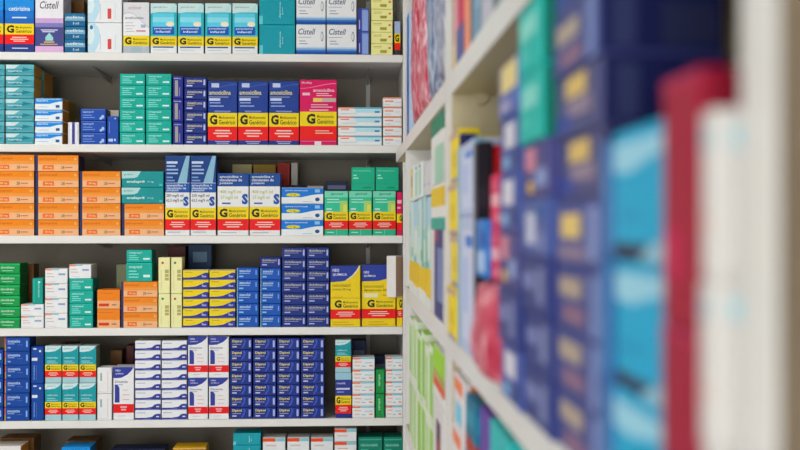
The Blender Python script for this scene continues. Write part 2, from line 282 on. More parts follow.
K['neo_short'] = dict(base='#f9cd14', side='#c9a812', front=[*generic(.58,.98,(.3,.58),gw=.5,gx=.42,text=False)])
K['blank_white'] = dict(base='#ece8e6', side='#ece8e6', front=[R(.02,.01,.98,.99,'#a98c78')])  # one face painted brown for its shade, the box itself is white
K['deep_blue'] = dict(base='#1e4796', side='#173569', front=[R(.0,0,.05,.5,'#b08a54'), R(0,.5,.05,.95,'#c05a5a'), T('sinvastatina',.12,.62,.5,.2,'#b9cdf2',.02), R(.12,.5,.4,.56,'#8fa9dc'), R(.5,.44,.72,.47,'#5a80c4'), R(.86,.3,.92,.75,'#8fb0e6'), R(.12,.2,.24,.3,'#8fa9dc')])
K['deep_blue_upright'] = dict(base='#1e4796', side='#173569', front=[R(.05,.62,.5,.7,'#dfe8f6'), ('e',.3,.94,.16,.02,'#dfe8f6'), ('e',.72,.88,.09,.03,'#dfe8f6'), ('v','sinvastatina',.16,.1,.12,.4,'#8fb0e6'), R(.42,.1,.44,.5,'#6a8ccc')])
K['teal_generic'] = dict(base='#a9ccd4', side='#7c8a74', top='#cddcdc', front=[R(0,.48,1,1,'#2f96a0'), ('p',[(0,1),(1,1),(.86,.92),(.6,.86),(.3,.84),(0,.84)],'#cfe6e8'), T('genérico',.12,.9,.55,.045,'#4f8a90',0), T('metformina',.12,.66,.66,.05,'#bfe2e6'), *small(.12,.58,.7,2,.05,'#8fc8ce',.025)]
    + generic(.33,.5,(.16,.33)))
K['white_slit'] = dict(base='#f0f0f2', side='#d9dade', front=[R(.2,.5,.32,.8,'#8fb4ac'), R(.7,.1,.74,.85,'#e2c3bc'), R(.1,.06,.86,.08,'#d4d4da')])
K['white_navy_red'] = dict(base='#f1f1f4', side='#cfd0da', top='#d9dae0', front=[('p',[(0,1),(.98,1),(.9,.94),(.7,.86),(.4,.8),(.1,.79),(0,.8)],'#363f96'), T('NEO',.1,.92,.25,.035,'#d9dcf0',.02), T('QUÍMICA',.1,.86,.4,.035,'#d9dcf0',.02), T('Diosmin',.08,.7,.62,.05,'#5a5f80'), *small(.1,.66,.5,1,.1,'#a9aec4',.015),
    ('p',[(.07,.33),(.3,.33),(.3,.6),(.24,.65),(.16,.67),(.07,.67)],'#363f96'), *small(.45,.56,.35,3,.09,'#d8a49c',.012), R(0,.135,1,.3,'#dc2a36'), R(.34,.23,.66,.26,'#f2b4b8'), R(.38,.18,.62,.21,'#f2b4b8'), *small(.25,.07,.5,1,.1,'#c9ccd6',.012)])
K['white_navy_wave'] = dict(base='#eff0f6', side='#bfc0d0', top='#d2cfc8', front=[('p',[(0,.02),(1,.02),(1,.58),(.9,.62),(.78,.56),(.66,.3),(.4,.2),(0,.2)],'#363c92'), ('p',[(.3,.02),(.6,.02),(.64,.2),(.4,.12)],'#5a60b0'), R(.06,.68,.4,.76,'#b4b6cc'), R(.82,.26,.94,.38,'#d4d6f0')])
K['navy_yellow_text'] = dict(base='#243480', side='#1c2068', front=[T('Dipirol',.1,.58,.44,.28,'#e4d680',.02), R(.1,.44,.5,.5,'#a9a4b4'), R(.1,.2,.3,.32,'#c3c4e0'), ('p',[(.55,.05),(.66,.35),(.72,.75),(.66,.95),(.6,.95),(.64,.6),(.52,.2)],'#3f56b8'), R(.86,.22,.95,.82,'#a9b4e6')])
K['two_tone_generic'] = dict(base='#2a3280', side='#1c2262', front=[R(0,.84,1,1,'#9fc6d6'), R(0,.5,1,.84,'#323c8c'), T('nimesulida',.08,.74,.55,.05,'#c9d0ec'), R(.06,.62,.9,.66,'#d0d4ea'), *small(.1,.56,.6,1,.1,'#9fa6d4',.02)] + generic(.29,.49,(.1,.29)))
K['white_red_cyan'] = dict(base='#eef0f2', side='#cfd3d6', front=[R(0,.84,.36,.97,'#e4735a'), R(.36,.86,.98,.97,'#7fbccc'), R(.1,.56,.4,.66,'#eab4a6'), R(.55,.5,.9,.6,'#b4d6de'), R(.1,.26,.34,.36,'#e8c3b8'), R(.76,.24,.92,.36,'#e09a84'), R(.42,.22,.6,.3,'#a9c3d0')])
K['green_upright'] = dict(base='#1f8a48', side='#166a36', front=[('v','xarope',.3,.3,.3,.5,'#b4e0c0'), R(.7,.1,.78,.9,'#4fae72')])
K['white_red_top'] = dict(base='#e9ebee', side='#cfd3d6', top='#d8d6d4', front=[R(0,.72,.55,.97,'#dc5a40'), R(.55,.74,1,.97,'#8fc0cc'), R(.15,.4,.6,.5,'#d8c0b8')])
K['green_teal'] = dict(base='#0f7c68', side='#0b5c4e', top='#127060', front=[R(.05,.86,.95,.9,'#58b4a0'), T('hidroclorotiazida',.1,.56,.7,.14,'#8fd0c0'), R(.1,.36,.4,.42,'#58b4a0'), R(.72,.2,.92,.3,'#bfe4da')])
K['blue_low'] = dict(base='#2a86cc', side='#1f6098', top='#3a92d4', front=[R(.1,.4,.8,.6,'#cfe4f4')])
K['yellow_low'] = dict(base='#2e3a80', side='#c49a28', top='#dcae38', front=[R(0,.9,1,1,'#dcae38'), R(.3,.3,.8,.6,'#d9dcec')])
K['white_low'] = dict(base='#e9e6e4', side='#b87a3c', top='#e6dcd2', front=[R(.06,.5,.5,.7,'#e4886c')])
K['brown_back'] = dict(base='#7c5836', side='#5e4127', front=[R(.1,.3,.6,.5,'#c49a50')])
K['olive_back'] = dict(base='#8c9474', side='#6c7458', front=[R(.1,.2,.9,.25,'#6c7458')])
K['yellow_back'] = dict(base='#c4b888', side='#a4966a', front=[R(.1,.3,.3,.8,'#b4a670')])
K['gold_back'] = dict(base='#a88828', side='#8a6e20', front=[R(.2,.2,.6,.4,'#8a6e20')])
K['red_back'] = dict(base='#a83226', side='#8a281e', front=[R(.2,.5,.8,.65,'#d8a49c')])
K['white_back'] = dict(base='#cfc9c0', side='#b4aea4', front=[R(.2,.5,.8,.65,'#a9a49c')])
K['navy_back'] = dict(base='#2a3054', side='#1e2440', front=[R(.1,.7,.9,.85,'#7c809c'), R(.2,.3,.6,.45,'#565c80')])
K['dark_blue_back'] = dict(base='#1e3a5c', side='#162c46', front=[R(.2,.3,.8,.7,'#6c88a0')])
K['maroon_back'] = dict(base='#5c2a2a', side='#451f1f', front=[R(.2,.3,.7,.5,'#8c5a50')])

ORD = ['bottom', 'second', 'third', 'fourth', 'fifth', 'sixth', 'seventh', 'eighth']
def level_words(i, n):
    if n == 1: return ''
    if i == 0: return 'bottom of '
    if i == n - 1: return 'top of '
    return {1: 'second', 2: 'third', 3: 'fourth', 4: 'fifth', 5: 'sixth', 6: 'seventh'}[i] + ' up in '

def put_box(key, x, y, z, w, d, h, label, group, rz=0.0, name='medicine_box', cat='box'):
    s = K[key]
    me = carton_mesh(key, w, d, h, s['base'], s.get('front', ()), s.get('side'), s.get('top'), s.get('end', ()))
    o = bpy.data.objects.new(name if h < w*1.2 else 'upright_' + name, me); COL.objects.link(o)
    o.location = (x, y, z); o.rotation_euler = (0, 0, rz)
    o['label'] = label; o['category'] = cat
    if group: o['group'] = group
    return o

# ------------------------------------------------------------------ back shelving unit
SHELF_Y = {'A': 53.3, 'B': 144.6, 'C': 235.6, 'D': 327.6, 'E': 419.6, 'F': 482.0}
SZ = {k: at(200, v).z for k, v in SHELF_Y.items()}
SZ['top'] = SZ['A'] + .24
XL, XR = at(-70, 225).x, at(403, 225).x
XP = at(408.5, 225).x
DEP = .33
unit = empty('shelving_unit', ((XL + XR)/2, DEP/2, 0), 'white wall shelving unit with five packed shelves facing the aisle', 'shelving unit')
OFF = Vector(unit.location)
def upart(name, lo, hi, m, bev=.0015):
    o = box_obj(name, tuple(Vector(lo) - OFF), tuple(Vector(hi) - OFF), m, unit, bev); return o
for k, z in SZ.items():
    upart('shelf', (XL, 0, z - .020), (XR - .0005, DEP, z), M_SHELF)
for z in (.1, .36, .6):
    upart('shelf', (XL, 0, z - .020), (XR - .0005, DEP, z), M_SHELF)
upart('side_panel', (XR, -.001, 0), (XP, DEP + .012, SZ['top'] + .05), M_SHELF)
upart('side_panel', (XL - .018, -.001, 0), (XL - .0005, DEP + .012, SZ['top'] + .05), M_SHELF)
upart('back_panel', (XL, DEP + .0005, 0), (XR - .0005, DEP + .010, SZ['top'] + .05), M_BACK, 0)
for k, z in SZ.items():
    for px in (101, 368):
        x = at(px, 225, .2).x
        bm = bmesh.new()
        pr = [(.10, -.0205), (DEP - .004, -.0205), (DEP - .004, -.038), (DEP - .03, -.038)]
        a = [bm.verts.new((x - .002, y, z + zz)) for y, zz in pr]; b = [bm.verts.new((x + .002, y, z + zz)) for y, zz in pr]
        bm.faces.new(a); bm.faces.new(b[::-1])
        for i in range(4): bm.faces.new((a[i], b[i], b[(i+1) % 4], a[(i+1) % 4]))
        bmesh.ops.recalc_face_normals(bm, faces=bm.faces[:])
        bmesh.ops.translate(bm, verts=bm.verts[:], vec=-OFF)
        me = bpy.data.meshes.new('bracket'); bm.to_mesh(me); bm.free(); me.materials.append(M_METAL)
        link(bpy.data.objects.new('bracket', me), unit)
xs = at(368, 225, DEP).x
upart('wall_strip', (xs - .006, DEP - .0035, .1), (xs + .006, DEP, SZ['top']), M_METAL, .0008)

FRONT = .003
jit = random.Random(3)
def stack(key, x0, x1, ytop, n, row, desc, where, group, depth=.085, Y=FRONT, z0=None, ybot=None, ytilt=0.0, loose=1.0, jy=True):
    """n cartons one on another, between photo columns x0 and x1, up to ytop, standing on the row's shelf"""
    a = at(x0, 225, Y); b = at(x1, 225, Y); xm = (x0 + x1)/2
    w = b.x - a.x - .0014
    zb = SZ[row] if z0 is None else z0
    zt = at(xm, ytop, Y).z
    h = (zt - zb)/n
    for i in range(n):
        lab = desc + ', ' + level_words(i, n) + where
        dy = jit.uniform(0, .0025)*loose; rz = jit.uniform(-.006, .006)*loose
        dx = jit.uniform(-.0002, .0002)
        put_box(key, (a.x + b.x)/2 + dx, Y + depth/2 + dy, zb + i*h + .0001, w, depth, h - .0007, lab, group, rz)
    return zt

# Row A --------------------------------------------------------------------------
g = 'generic antibiotic boxes at the end of the top shelf'
stack('cef_blue', -27, 3.5, -16, 1, 'A', 'blue carton cut by the photo edge, red and yellow bands', 'top shelf corner', None)
stack('cef_blue', 4.5, 34, -16, 1, 'A', 'blue carton with yellow G band and red band', 'beside white and purple carton', None)
stack('cistell_tall', 35, 63.5, -16, 1, 'A', 'tall white carton with purple lower half and pink foot', 'on the top shelf', None)
stack('blue_small', 64.5, 85, 13, 3, 'A', 'small steel blue carton', 'the short stack beside the purple footed carton', 'small steel blue cartons on the top shelf')
stack('white_curve', 87.5, 122, -8, 2, 'A', 'white carton with blue curve and red tab', 'the pair on the top shelf', 'white cartons with red tab')
stack('silver_generic', 123, 149.5, 2, 1, 'A', 'silver and white carton with yellow G band', 'beside the four aqua cartons on top shelf', None)
for i, (a_, b_) in enumerate(((150.2, 176.8), (177.6, 203.8), (204.8, 231.4), (232.3, 258))):
    stack('aqua_generic', a_, b_, 3, 1, 'A', 'aqua and white carton with yellow G band',
          ('next to the silver carton', 'second from the silver carton', 'third from the silver carton', 'against the plain teal cartons')[i], 'aqua cartons with yellow band on the top shelf')
stack('teal_plain', 259, 295.2, -5, 2, 'A', 'large plain teal carton', 'the teal pair on the top shelf', 'plain teal cartons on the top shelf')
stack('cistell_flat', 296, 325.8, -6, 2, 'A', 'white carton with blue foot', 'the pair touching the plain teal cartons', 'white cartons with blue foot')
stack('cistell_flat', 326.4, 356.6, -6, 2, 'A', 'white carton with blue foot', 'the pair touching the narrow lilac cartons', 'white cartons with blue foot')
stack('lilac_narrow', 357.5, 369, 8, 2, 'A', 'narrow lilac and navy carton', 'the narrow pair on the top shelf', 'narrow lilac cartons', depth=.06)
stack('cream_small', 371, 393, -2.5, 5, 'A', 'small pale yellow carton', 'the yellow stack on the top shelf', 'small pale yellow cartons on the top shelf', depth=.06)
stack('sliver_generic', 394.2, 400.5, 21, 1, 'A', 'dark carton with yellow G band', 'squeezed beside the pale yellow stack', None, depth=.06)
stack('brown_back', 62, 84, 0, 1, 'A', 'brown carton standing', 'behind the small steel blue stack on top shelf', None, Y=.13)
# Row B --------------------------------------------------------------------------
stack('teal_swoosh', -23, 4.6, 64, 7, 'B', 'greyish teal carton', 'the stack cut by the photo edge', 'teal cartons with white corner', depth=.075)
stack('teal_swoosh', 5.2, 34, 64, 7, 'B', 'greyish teal carton', 'the stack touching the white and blue cartons', 'teal cartons with white corner', depth=.075)
stack('white_blue', 34.6, 62.5, 98, 4, 'B', 'white carton with blue wave', 'the stack beside the greyish teal cartons', 'white cartons with blue wave', depth=.07)
stack('teal_swoosh', -16, 44, 70, 3, 'B', 'wide greyish teal carton', 'the rear stack behind the greyish teal cartons', 'rear teal cartons', depth=.09, Y=.1)
stack('gold_back', 36, 69, 100, 2, 'B', 'ochre carton', 'rear pile behind the white and blue cartons', 'ochre cartons behind the white and blue stack', depth=.07, Y=.1)
stack('white_slim', 67.6, 79, 122, 1, 'B', 'thin white carton with violet middle stripe', 'standing alone on second shelf', None, depth=.06)
stack('royal_small', 80.5, 106, 108.5, 3, 'B', 'small royal blue carton', 'the low stack beside one upright royal blue carton', 'royal blue cartons on the second shelf', depth=.06)
stack('royal_upright', 107, 118.6, 116, 1, 'B', 'royal blue carton standing upright', 'against the jade green stacks', None, depth=.05)
stack('white_back', 97, 119, 110, 1, 'B', 'pale carton', 'half hidden behind the upright royal blue carton', None, depth=.06, Y=.09)
stack('jade_small', 119.4, 145, 73.5, 6, 'B', 'jade green carton', 'the jade stack beside upright royal blue carton', 'jade green cartons on the second shelf', depth=.07)
stack('jade_small', 145.6, 171.4, 73.5, 6, 'B', 'jade green carton', 'the jade stack beside upright navy cartons', 'jade green cartons on the second shelf', depth=.07)
stack('navy_upright', 172.6, 183.2, 75.5, 3, 'B', 'upright narrow navy carton with grey bar', 'the column beside jade green cartons', 'upright navy cartons', depth=.05)
stack('navy_cream', 184, 206.8, 77, 6, 'B', 'flat navy carton with cream lettering', 'the stack beside navy generic antibiotics', 'flat navy cartons on the second shelf', depth=.06)
for i, (a_, b_) in enumerate(((207.6, 237.4), (238, 268.2), (268.8, 299))):
    stack('amox_navy', a_, b_, 80.8, 1, 'B', 'navy antibiotic carton with yellow and red bands',
          ('touching the flat navy stack', 'middle one of the three', 'touching the magenta carton')[i], 'navy antibiotic cartons with yellow and red bands')
stack('amox_magenta', 299.8, 337, 79.5, 1, 'B', 'magenta antibiotic carton with yellow G band and red band', 'on the second shelf', None)
stack('white_orange_cyan', 337.8, 382, 107, 4, 'B', 'long white carton with cyan edge', 'the stack beside the magenta carton', 'long white cartons beside the magenta carton', depth=.06)
stack('white_orange', 382.8, 402, 97, 5, 'B', 'short flat white carton with orange edge', 'the stack against the side panel', 'short white cartons at the second shelf end', depth=.06)
# Row C --------------------------------------------------------------------------
gC = 'orange cartons on the third shelf'
stack('orange_wide', -10, 34.2, 154.5, 5, 'C', 'orange and peach carton', 'the orange stack cut by the photo edge', gC, depth=.07)
stack('orange_wide', 35, 78.6, 155, 5, 'C', 'orange and peach carton', 'the second orange stack, full height', gC, depth=.07)
stack('orange_wide', 79.4, 120.6, 171, 4, 'C', 'orange and peach carton', 'the lower orange stack beside teal topped one', gC, depth=.07)
z2 = stack('orange_wide', 121.4, 164, 203.6, 2, 'C', 'orange and peach carton', 'the pair under two teal cartons', gC, depth=.07)
stack('teal_wide', 121.4, 163.6, 171, 2, 'C', 'flat teal carton with pale corner', 'the teal pair on orange cartons', 'teal cartons on the orange ones', depth=.07, z0=z2)
stack('clav_tall', 165, 189.8, 155.5, 1, 'C', 'tall white antibiotic carton with navy top', 'beside the orange and teal stack', 'tall white and navy antibiotic cartons', depth=.07)
stack('clav_tall', 190.4, 216.2, 155.5, 1, 'C', 'tall white antibiotic carton with navy top', 'beside the shorter similar pair', 'tall white and navy antibiotic cartons', depth=.07)
stack('clav_short', 217.2, 248.8, 173, 1, 'C', 'shorter white antibiotic carton with navy top', 'beside the taller similar pair', 'shorter white and navy antibiotic cartons', depth=.07)
stack('clav_short', 249.4, 280.4, 173, 1, 'C', 'shorter white antibiotic carton with navy top', 'beside the blue and white stack', 'shorter white and navy antibiotic cartons', depth=.07)
stack('blue_yellow_label', 281.2, 323.4, 187.5, 3, 'C', 'blue and white carton with yellow oval', 'the stack on the third shelf', 'blue and white cartons with yellow oval', depth=.07)
zc = None
for i, (a_, b_) in enumerate(((324.4, 348.2), (348.8, 372), (372.6, 395.8))):
    zc = stack('mint_generic', a_, b_, 190.8, 1, 'C', 'mint green carton with yellow and red bands',
          ('touching the blue and white stack', 'middle one of three', 'touching the magenta carton edge')[i], 'mint green cartons with yellow and red bands', depth=.06, jy=False, loose=.4)
stack('mint_plain', 351.2, 375, 167, 1, 'C', 'plain mint green carton', 'on top of the middle banded mint carton', 'plain mint green cartons', depth=.05, z0=zc + .0006, loose=.4)
stack('mint_plain', 375.6, 399, 167, 1, 'C', 'plain mint green carton', 'atop the banded cartons near the side panel', 'plain mint green cartons', depth=.05, z0=zc + .0006, loose=.4)
stack('magenta_sliver', 396.6, 402.5, 192, 1, 'C', 'narrow magenta carton with yellow band', 'squeezed against the side panel', None, depth=.06)
stack('navy_back', 197, 216, 163, 1, 'C', 'dark navy carton', 'rear row behind the tall white and navy cartons', None, depth=.05, Y=.2)
for key, a_, b_, yt, ds in (('yellow_back', 232, 252, 164, 'beige carton'), ('gold_back', 253, 276, 164, 'mustard yellow carton'), ('red_back', 277, 290, 162.5, 'dark red carton'), ('white_back', 291, 298, 162.5, 'narrow off-white carton')):
    stack(key, a_, b_, yt, 1, 'C', ds, 'rear row of the third shelf', None, depth=.05, Y=.2)
stack('navy_back', 282, 306, 185, 2, 'C', 'dull navy carton', 'rear pile behind the blue and white stack', 'dull navy cartons in the rear row', depth=.06, Y=.12)
stack('white_back', 307, 324, 185.5, 1, 'C', 'dull white carton', 'rear row between two dull navy piles', None, depth=.06, Y=.12)
stack('navy_back', 325, 348, 181, 2, 'C', 'dull navy carton', 'rear pile behind the mint cartons', 'dull navy cartons in the rear row', depth=.06, Y=.12)
# Row D --------------------------------------------------------------------------
stack('green_small', -8, 20, 263, 6, 'D', 'bright green carton', 'the green stack on the fourth shelf', 'bright green cartons', depth=.07)
stack('brown_back', 5, 34, 264, 2, 'D', 'brown carton', 'rear pile behind the bright green stack', 'brown cartons in the rear row', depth=.05, Y=.1)
z2 = stack('white_plain', 20.6, 43.8, 304, 2, 'D', 'low white carton', 'the pair under the upright jade carton', 'white cartons with pink corner', depth=.06)
stack('jade_upright', 32, 43, 278, 1, 'D', 'upright jade green carton', 'balanced on two low white cartons', None, depth=.05, z0=z2)
stack('white_plain', 44.6, 67.5, 268.5, 4, 'D', 'white carton with pink corner', 'the stack touching the dark jade one', 'white cartons with pink corner', depth=.06)
z2 = stack('jade_small', 69, 93, 278.5, 4, 'D', 'dark jade carton', 'the stack topped by a white carton', 'dark jade cartons on the fourth shelf', depth=.07)
stack('white_plain', 68.8, 91.2, 264.3, 1, 'D', 'white carton with pink corner', 'alone on top of the dark jade stack', 'white cartons with pink corner', depth=.07, z0=z2)
stack('orange_short', 97, 120, 289.5, 2, 'D', 'short orange carton', 'the pair beside the dark jade stack', 'short orange cartons', depth=.07)
z2 = stack('orange_wide', 120.8, 157.6, 281.5, 3, 'D', 'orange carton with navy edge', 'the stack under two jade cartons', 'orange cartons on the fourth shelf', depth=.07)
z3 = stack('jade_small', 126, 152.4, 262.5, 1, 'D', 'thick jade carton', 'resting on the orange stack', None, depth=.06, z0=z2)
stack('jade_small', 126.2, 152, 249.8, 1, 'D', 'thin jade carton', 'highest on the orange stack', None, depth=.06, z0=z3)
stack('olive_back', 116, 134, 264, 1, 'D', 'olive grey carton', 'rear row behind the orange stack', None, depth=.05, Y=.12)
for a_, b_, nm in ((158.2, 170.2, 'beside the orange stack'), (170.8, 182.2, 'beside the yellow and navy cartons')):
    z2 = stack('cream_upright' if a_ > 165 else 'cream_upright_teal', a_, b_, 293.5, 1, 'D', 'upright cream carton, lower one', nm, 'upright cream cartons', depth=.05, loose=.3)
    stack('cream_upright' if a_ < 165 else 'cream_upright_teal', a_, b_, 257.2, 1, 'D', 'upright cream carton, upper one', nm, 'upright cream cartons', depth=.05, z0=z2, loose=.3)
stack('yellow_navy', 182.8, 208.6, 269.8, 6, 'D', 'yellow and navy carton', 'the stack touching the cream cartons', 'yellow and navy cartons', depth=.06)
stack('yellow_navy', 209.2, 235.4, 269.8, 6, 'D', 'yellow and navy carton', 'the stack touching the blue cartons', 'yellow and navy cartons', depth=.06)
stack('blue_five', 236.6, 258.8, 267.5, 5, 'D', 'medium blue carton', 'the stack beside yellow and navy cartons', 'medium blue cartons on the fourth shelf', depth=.06)
z2 = stack('blue_five', 260.2, 281, 268, 5, 'D', 'medium blue carton', 'the stack topped by one navy carton', 'medium blue cartons on the fourth shelf', depth=.06)
stack('navy_seven', 259.6, 280.8, 257, 1, 'D', 'navy carton with cream lettering', 'alone atop the medium blue stack', 'navy cartons with cream lettering', depth=.06, z0=z2)
stack('navy_seven', 281.8, 306, 247.3, 7, 'D', 'navy carton with cream lettering', 'the tall stack beside the medium blue ones', 'navy cartons with cream lettering', depth=.06)
stack('navy_seven', 306.6, 329.6, 247.3, 7, 'D', 'navy carton with cream lettering', 'the tall stack beside the yellow cartons', 'navy cartons with cream lettering', depth=.06)
stack('neo_a', 330.4, 360.6, 265.5, 1, 'D', 'yellow carton with navy top and red band', 'beside the tall navy stack', 'yellow cartons with navy top', depth=.06)
stack('neo_b', 361.6, 395.8, 264.6, 1, 'D', 'wider yellow carton with navy top and red band', 'beside the leaning white box', 'yellow cartons with navy top', depth=.06, Y=.010)
zs = stack('neo_short', 396.6, 402.8, 297, 1, 'D', 'narrow yellow carton with red band', 'under the turned white box', None, depth=.10)
for key, a_, b_, yt, n_, ds, wh in (('maroon_back', 168, 186, 246, 1, 'maroon carton', 'rear row behind the cream cartons'), ('dark_blue_back', 188, 212, 244, 3, 'dark blue carton', 'rear pile behind the yellow and navy cartons')):
    stack(key, a_, b_, yt, n_, 'D', ds, wh, None if n_ == 1 else 'dark blue cartons in the rear row', depth=.05, Y=.17)
# turned white box on the narrow yellow one
pw = at(396.6, 225, -.018)
hw = at(397, 256, -.01).z - zs
put_box('blank_white', pw.x - .0045, .004, zs + .0003, .030, .030, hw, 'blank white box turned cornerwise, perched on the narrow yellow carton', None, rz=math.radians(52))
# Row E --------------------------------------------------------------------------
stack('deep_blue', -22, 3.2, 350, 5, 'E', 'deep blue carton', 'the stack cut by the photo edge', 'deep blue cartons on the fifth shelf', depth=.06)
stack('deep_blue', 4.2, 29.8, 337.2, 6, 'E', 'deep blue carton', 'the stack beside upright deep blue cartons', 'deep blue cartons on the fifth shelf', depth=.06)
stack('deep_blue_upright', 31, 43.8, 346.5, 2, 'E', 'upright deep blue carton with white marks', 'the upright pair', 'upright deep blue cartons', depth=.05)
for a_, b_, nm in ((44.6, 61.4, 'the pair beside upright deep blue cartons'), (62, 78.4, 'the middle pair of three'), (79, 96, 'the pair beside narrow white cartons')):
    stack('teal_generic', a_, b_, 345.8, 2, 'E', 'teal carton with yellow and red bands', nm, 'teal banded cartons on the fifth shelf', depth=.05)
stack('white_slit', 97, 112, 367.5, 2, 'E', 'narrow white carton', 'the pair beside the teal banded cartons', 'narrow white cartons', depth=.05)
stack('white_navy_red', 113, 134, 367, 1, 'E', 'white carton with navy arc and red band', 'single one beside flat white cartons', 'white cartons with navy arc and red band', depth=.06)
stack('white_navy_wave', 134.8, 160.8, 340.5, 8, 'E', 'flat white carton with navy wave', 'the stack beside single red banded carton', 'flat white cartons with navy wave', depth=.06)
stack('white_navy_wave', 161.4, 187, 340.5, 8, 'E', 'flat white carton with navy wave', 'the stack beside four red banded cartons', 'flat white cartons with navy wave', depth=.06)
stack('white_navy_red', 187.8, 208, 336.2, 2, 'E', 'white carton with navy arc and red band', 'the pair beside flat white cartons', 'white cartons with navy arc and red band', depth=.06)
stack('white_navy_red', 208.6, 229, 336.2, 2, 'E', 'white carton with navy arc and red band', 'the pair beside the navy stacks', 'white cartons with navy arc and red band', depth=.06)
for a_, b_, nm in ((229.8, 252, 'first stack after red banded cartons'), (252.8, 276.2, 'second stack after red banded cartons'), (277, 300, 'third stack after red banded cartons'), (300.8, 324.4, 'the stack beside the gap')):
    stack('navy_yellow_text', a_, b_, 338.2, 7, 'E', 'navy carton with yellow lettering', nm, 'navy cartons with yellow lettering', depth=.06)
z2 = stack('two_tone_generic', 335, 351.4, 372.3, 1, 'E', 'navy carton with pale top, yellow and red bands', 'after the gap', None, depth=.05)
stack('teal_generic', 335.2, 351.2, 339.8, 1, 'E', 'teal carton with yellow and red bands', 'standing on the navy banded carton', 'teal banded cartons on the fifth shelf', depth=.05, z0=z2)
stack('white_red_cyan', 352.2, 374.8, 357.3, 5, 'E', 'white carton with red and cyan edge', 'the stack before the green pair', 'white cartons with red and cyan edge', depth=.06)
stack('green_upright', 375.6, 384.8, 369.3, 2, 'E', 'narrow green carton', 'the green pair between two white stacks', 'narrow green cartons', depth=.05)
stack('white_red_cyan', 385.6, 403, 357, 5, 'E', 'white carton with red and cyan edge', 'the stack against the side panel', 'white cartons with red and cyan edge', depth=.06)
for key, a_, b_, yt, ds, wh in (('maroon_back', 60, 76, 343, 'dark maroon carton', 'rear row above the teal banded cartons'), ('brown_back', 110, 122, 350, 'dark brown carton', 'rear row above the narrow white cartons'), ('maroon_back', 126, 134, 345, 'dull maroon carton', 'rear row beside the flat white stack'), ('navy_back', 352, 366, 340, 'dark navy carton', 'rear row behind the teal banded single'), ('navy_back', 374, 388, 356, 'black navy carton', 'rear row behind the green pair')):
    stack(key, a_, b_, yt, 1, 'E', ds, wh, None, depth=.05, Y=.16)
# Row F (only the tops reach into the photo) ------------------------------------
def bottom(key, x0, x1, yt, n, ds, wh, grp=None, Y=FRONT, depth=.07): stack(key, x0, x1, yt, n, 'F', ds, wh, grp, Y=Y, depth=depth)
bottom('white_low', -12, 21, 446, 2, 'white and orange carton', 'pile in the lowest shelf corner', 'white and orange cartons on the lowest shelf')
bottom('brown_back', 0, 34, 438, 1, 'brown carton', 'pile behind the white and orange cartons, lowest shelf', 'brown cartons on the lowest shelf', Y=.1)
bottom('blue_low', 61, 90.5, 447, 2, 'bright blue carton', 'pile on the lowest shelf', 'bright blue cartons on the lowest shelf')
bottom('brown_back', 66, 97, 440.5, 1, 'chestnut carton', 'pile behind the bright blue cartons', 'chestnut cartons on the lowest shelf', Y=.1)
bottom('navy_back', 110, 165, 449, 1, 'long navy carton', 'pile on the lowest shelf before the yellow topped one', 'long navy cartons on the lowest shelf', Y=.05)
bottom('yellow_low', 172.5, 206, 447.5, 2, 'navy carton with yellow lid', 'pile on the lowest shelf', 'navy cartons with yellow lid')
bottom('teal_plain', 233, 261, 433, 4, 'flat turquoise carton', 'pile on the lowest shelf', 'flat turquoise cartons')
for a_, b_, nm in ((262.6, 285.6, 'pile beside the flat turquoise cartons'), (287, 309.4, 'middle pile of the lowest white three'), (310.6, 333.2, 'pile beside the taller white one')):
    bottom('white_red_top', a_, b_, 437.5, 3, 'white carton with red corner', nm, 'white cartons with red corner', depth=.06)
bottom('white_red_top', 334.4, 356.8, 428.6, 4, 'white carton with red corner', 'taller pile beside the dark green cartons', 'white cartons with red corner', depth=.06)
bottom('green_teal', 358, 382.6, 437, 2, 'dark green carton', 'pile beside the taller white one', 'dark green cartons on the lowest shelf')
bottom('green_teal', 383.4, 403, 437, 2, 'dark green carton', 'pile against the side panel', 'dark green cartons on the lowest shelf')

# ------------------------------------------------------------------ side shelving unit
X0 = .118                                    # its front plane
def zk(k): return CZ + k * X0
def yd(dist): return -D + dist
SD = .27                                     # its depth
yfar_panel = yd(dist_at(405.5, X0)); yfar_shelf = yd(2.57)
ymid0, ymid1 = yd(dist_at(451, X0)), yd(dist_at(445, X0))
ynear0, ynear1 = yd(.300), yd(.326)
su = empty('side_shelving_unit', (X0 + SD/2, (ynear0 + yfar_panel)/2, 0), 'long white and beige shelving unit running beside the camera, blurred by nearness', 'shelving unit')
SOFF = Vector(su.location)
def spart(name, lo, hi, m, bev=.001, parent=None):
    par = parent or su
    off = SOFF if parent is None else Vector((SOFF.x, SOFF.y, 0))
    return box_obj(name, tuple(Vector(lo) - SOFF), tuple(Vector(hi) - SOFF), m, par, bev)
SIDE_SHELVES = [(-8.0, -7.8), (-5.75, -5.55), (-3.48, -3.27), (-1.25, -1.01), (1.23, 1.44), (3.72, 3.93)]
for k0, k1 in SIDE_SHELVES:
    ye = yfar_shelf if k0 == 1.23 else yfar_panel
    s = spart('shelf', (X0 + .0012, ynear1 + .0005, zk(k0)), (X0 + SD, ye, zk(k1)), M_BEIGE)
    e = spart('edge_band', (X0, ynear1 + .0005, zk(k0)), (X0 + .0011, ye, zk(k1)), M_SHELF, 0, s)
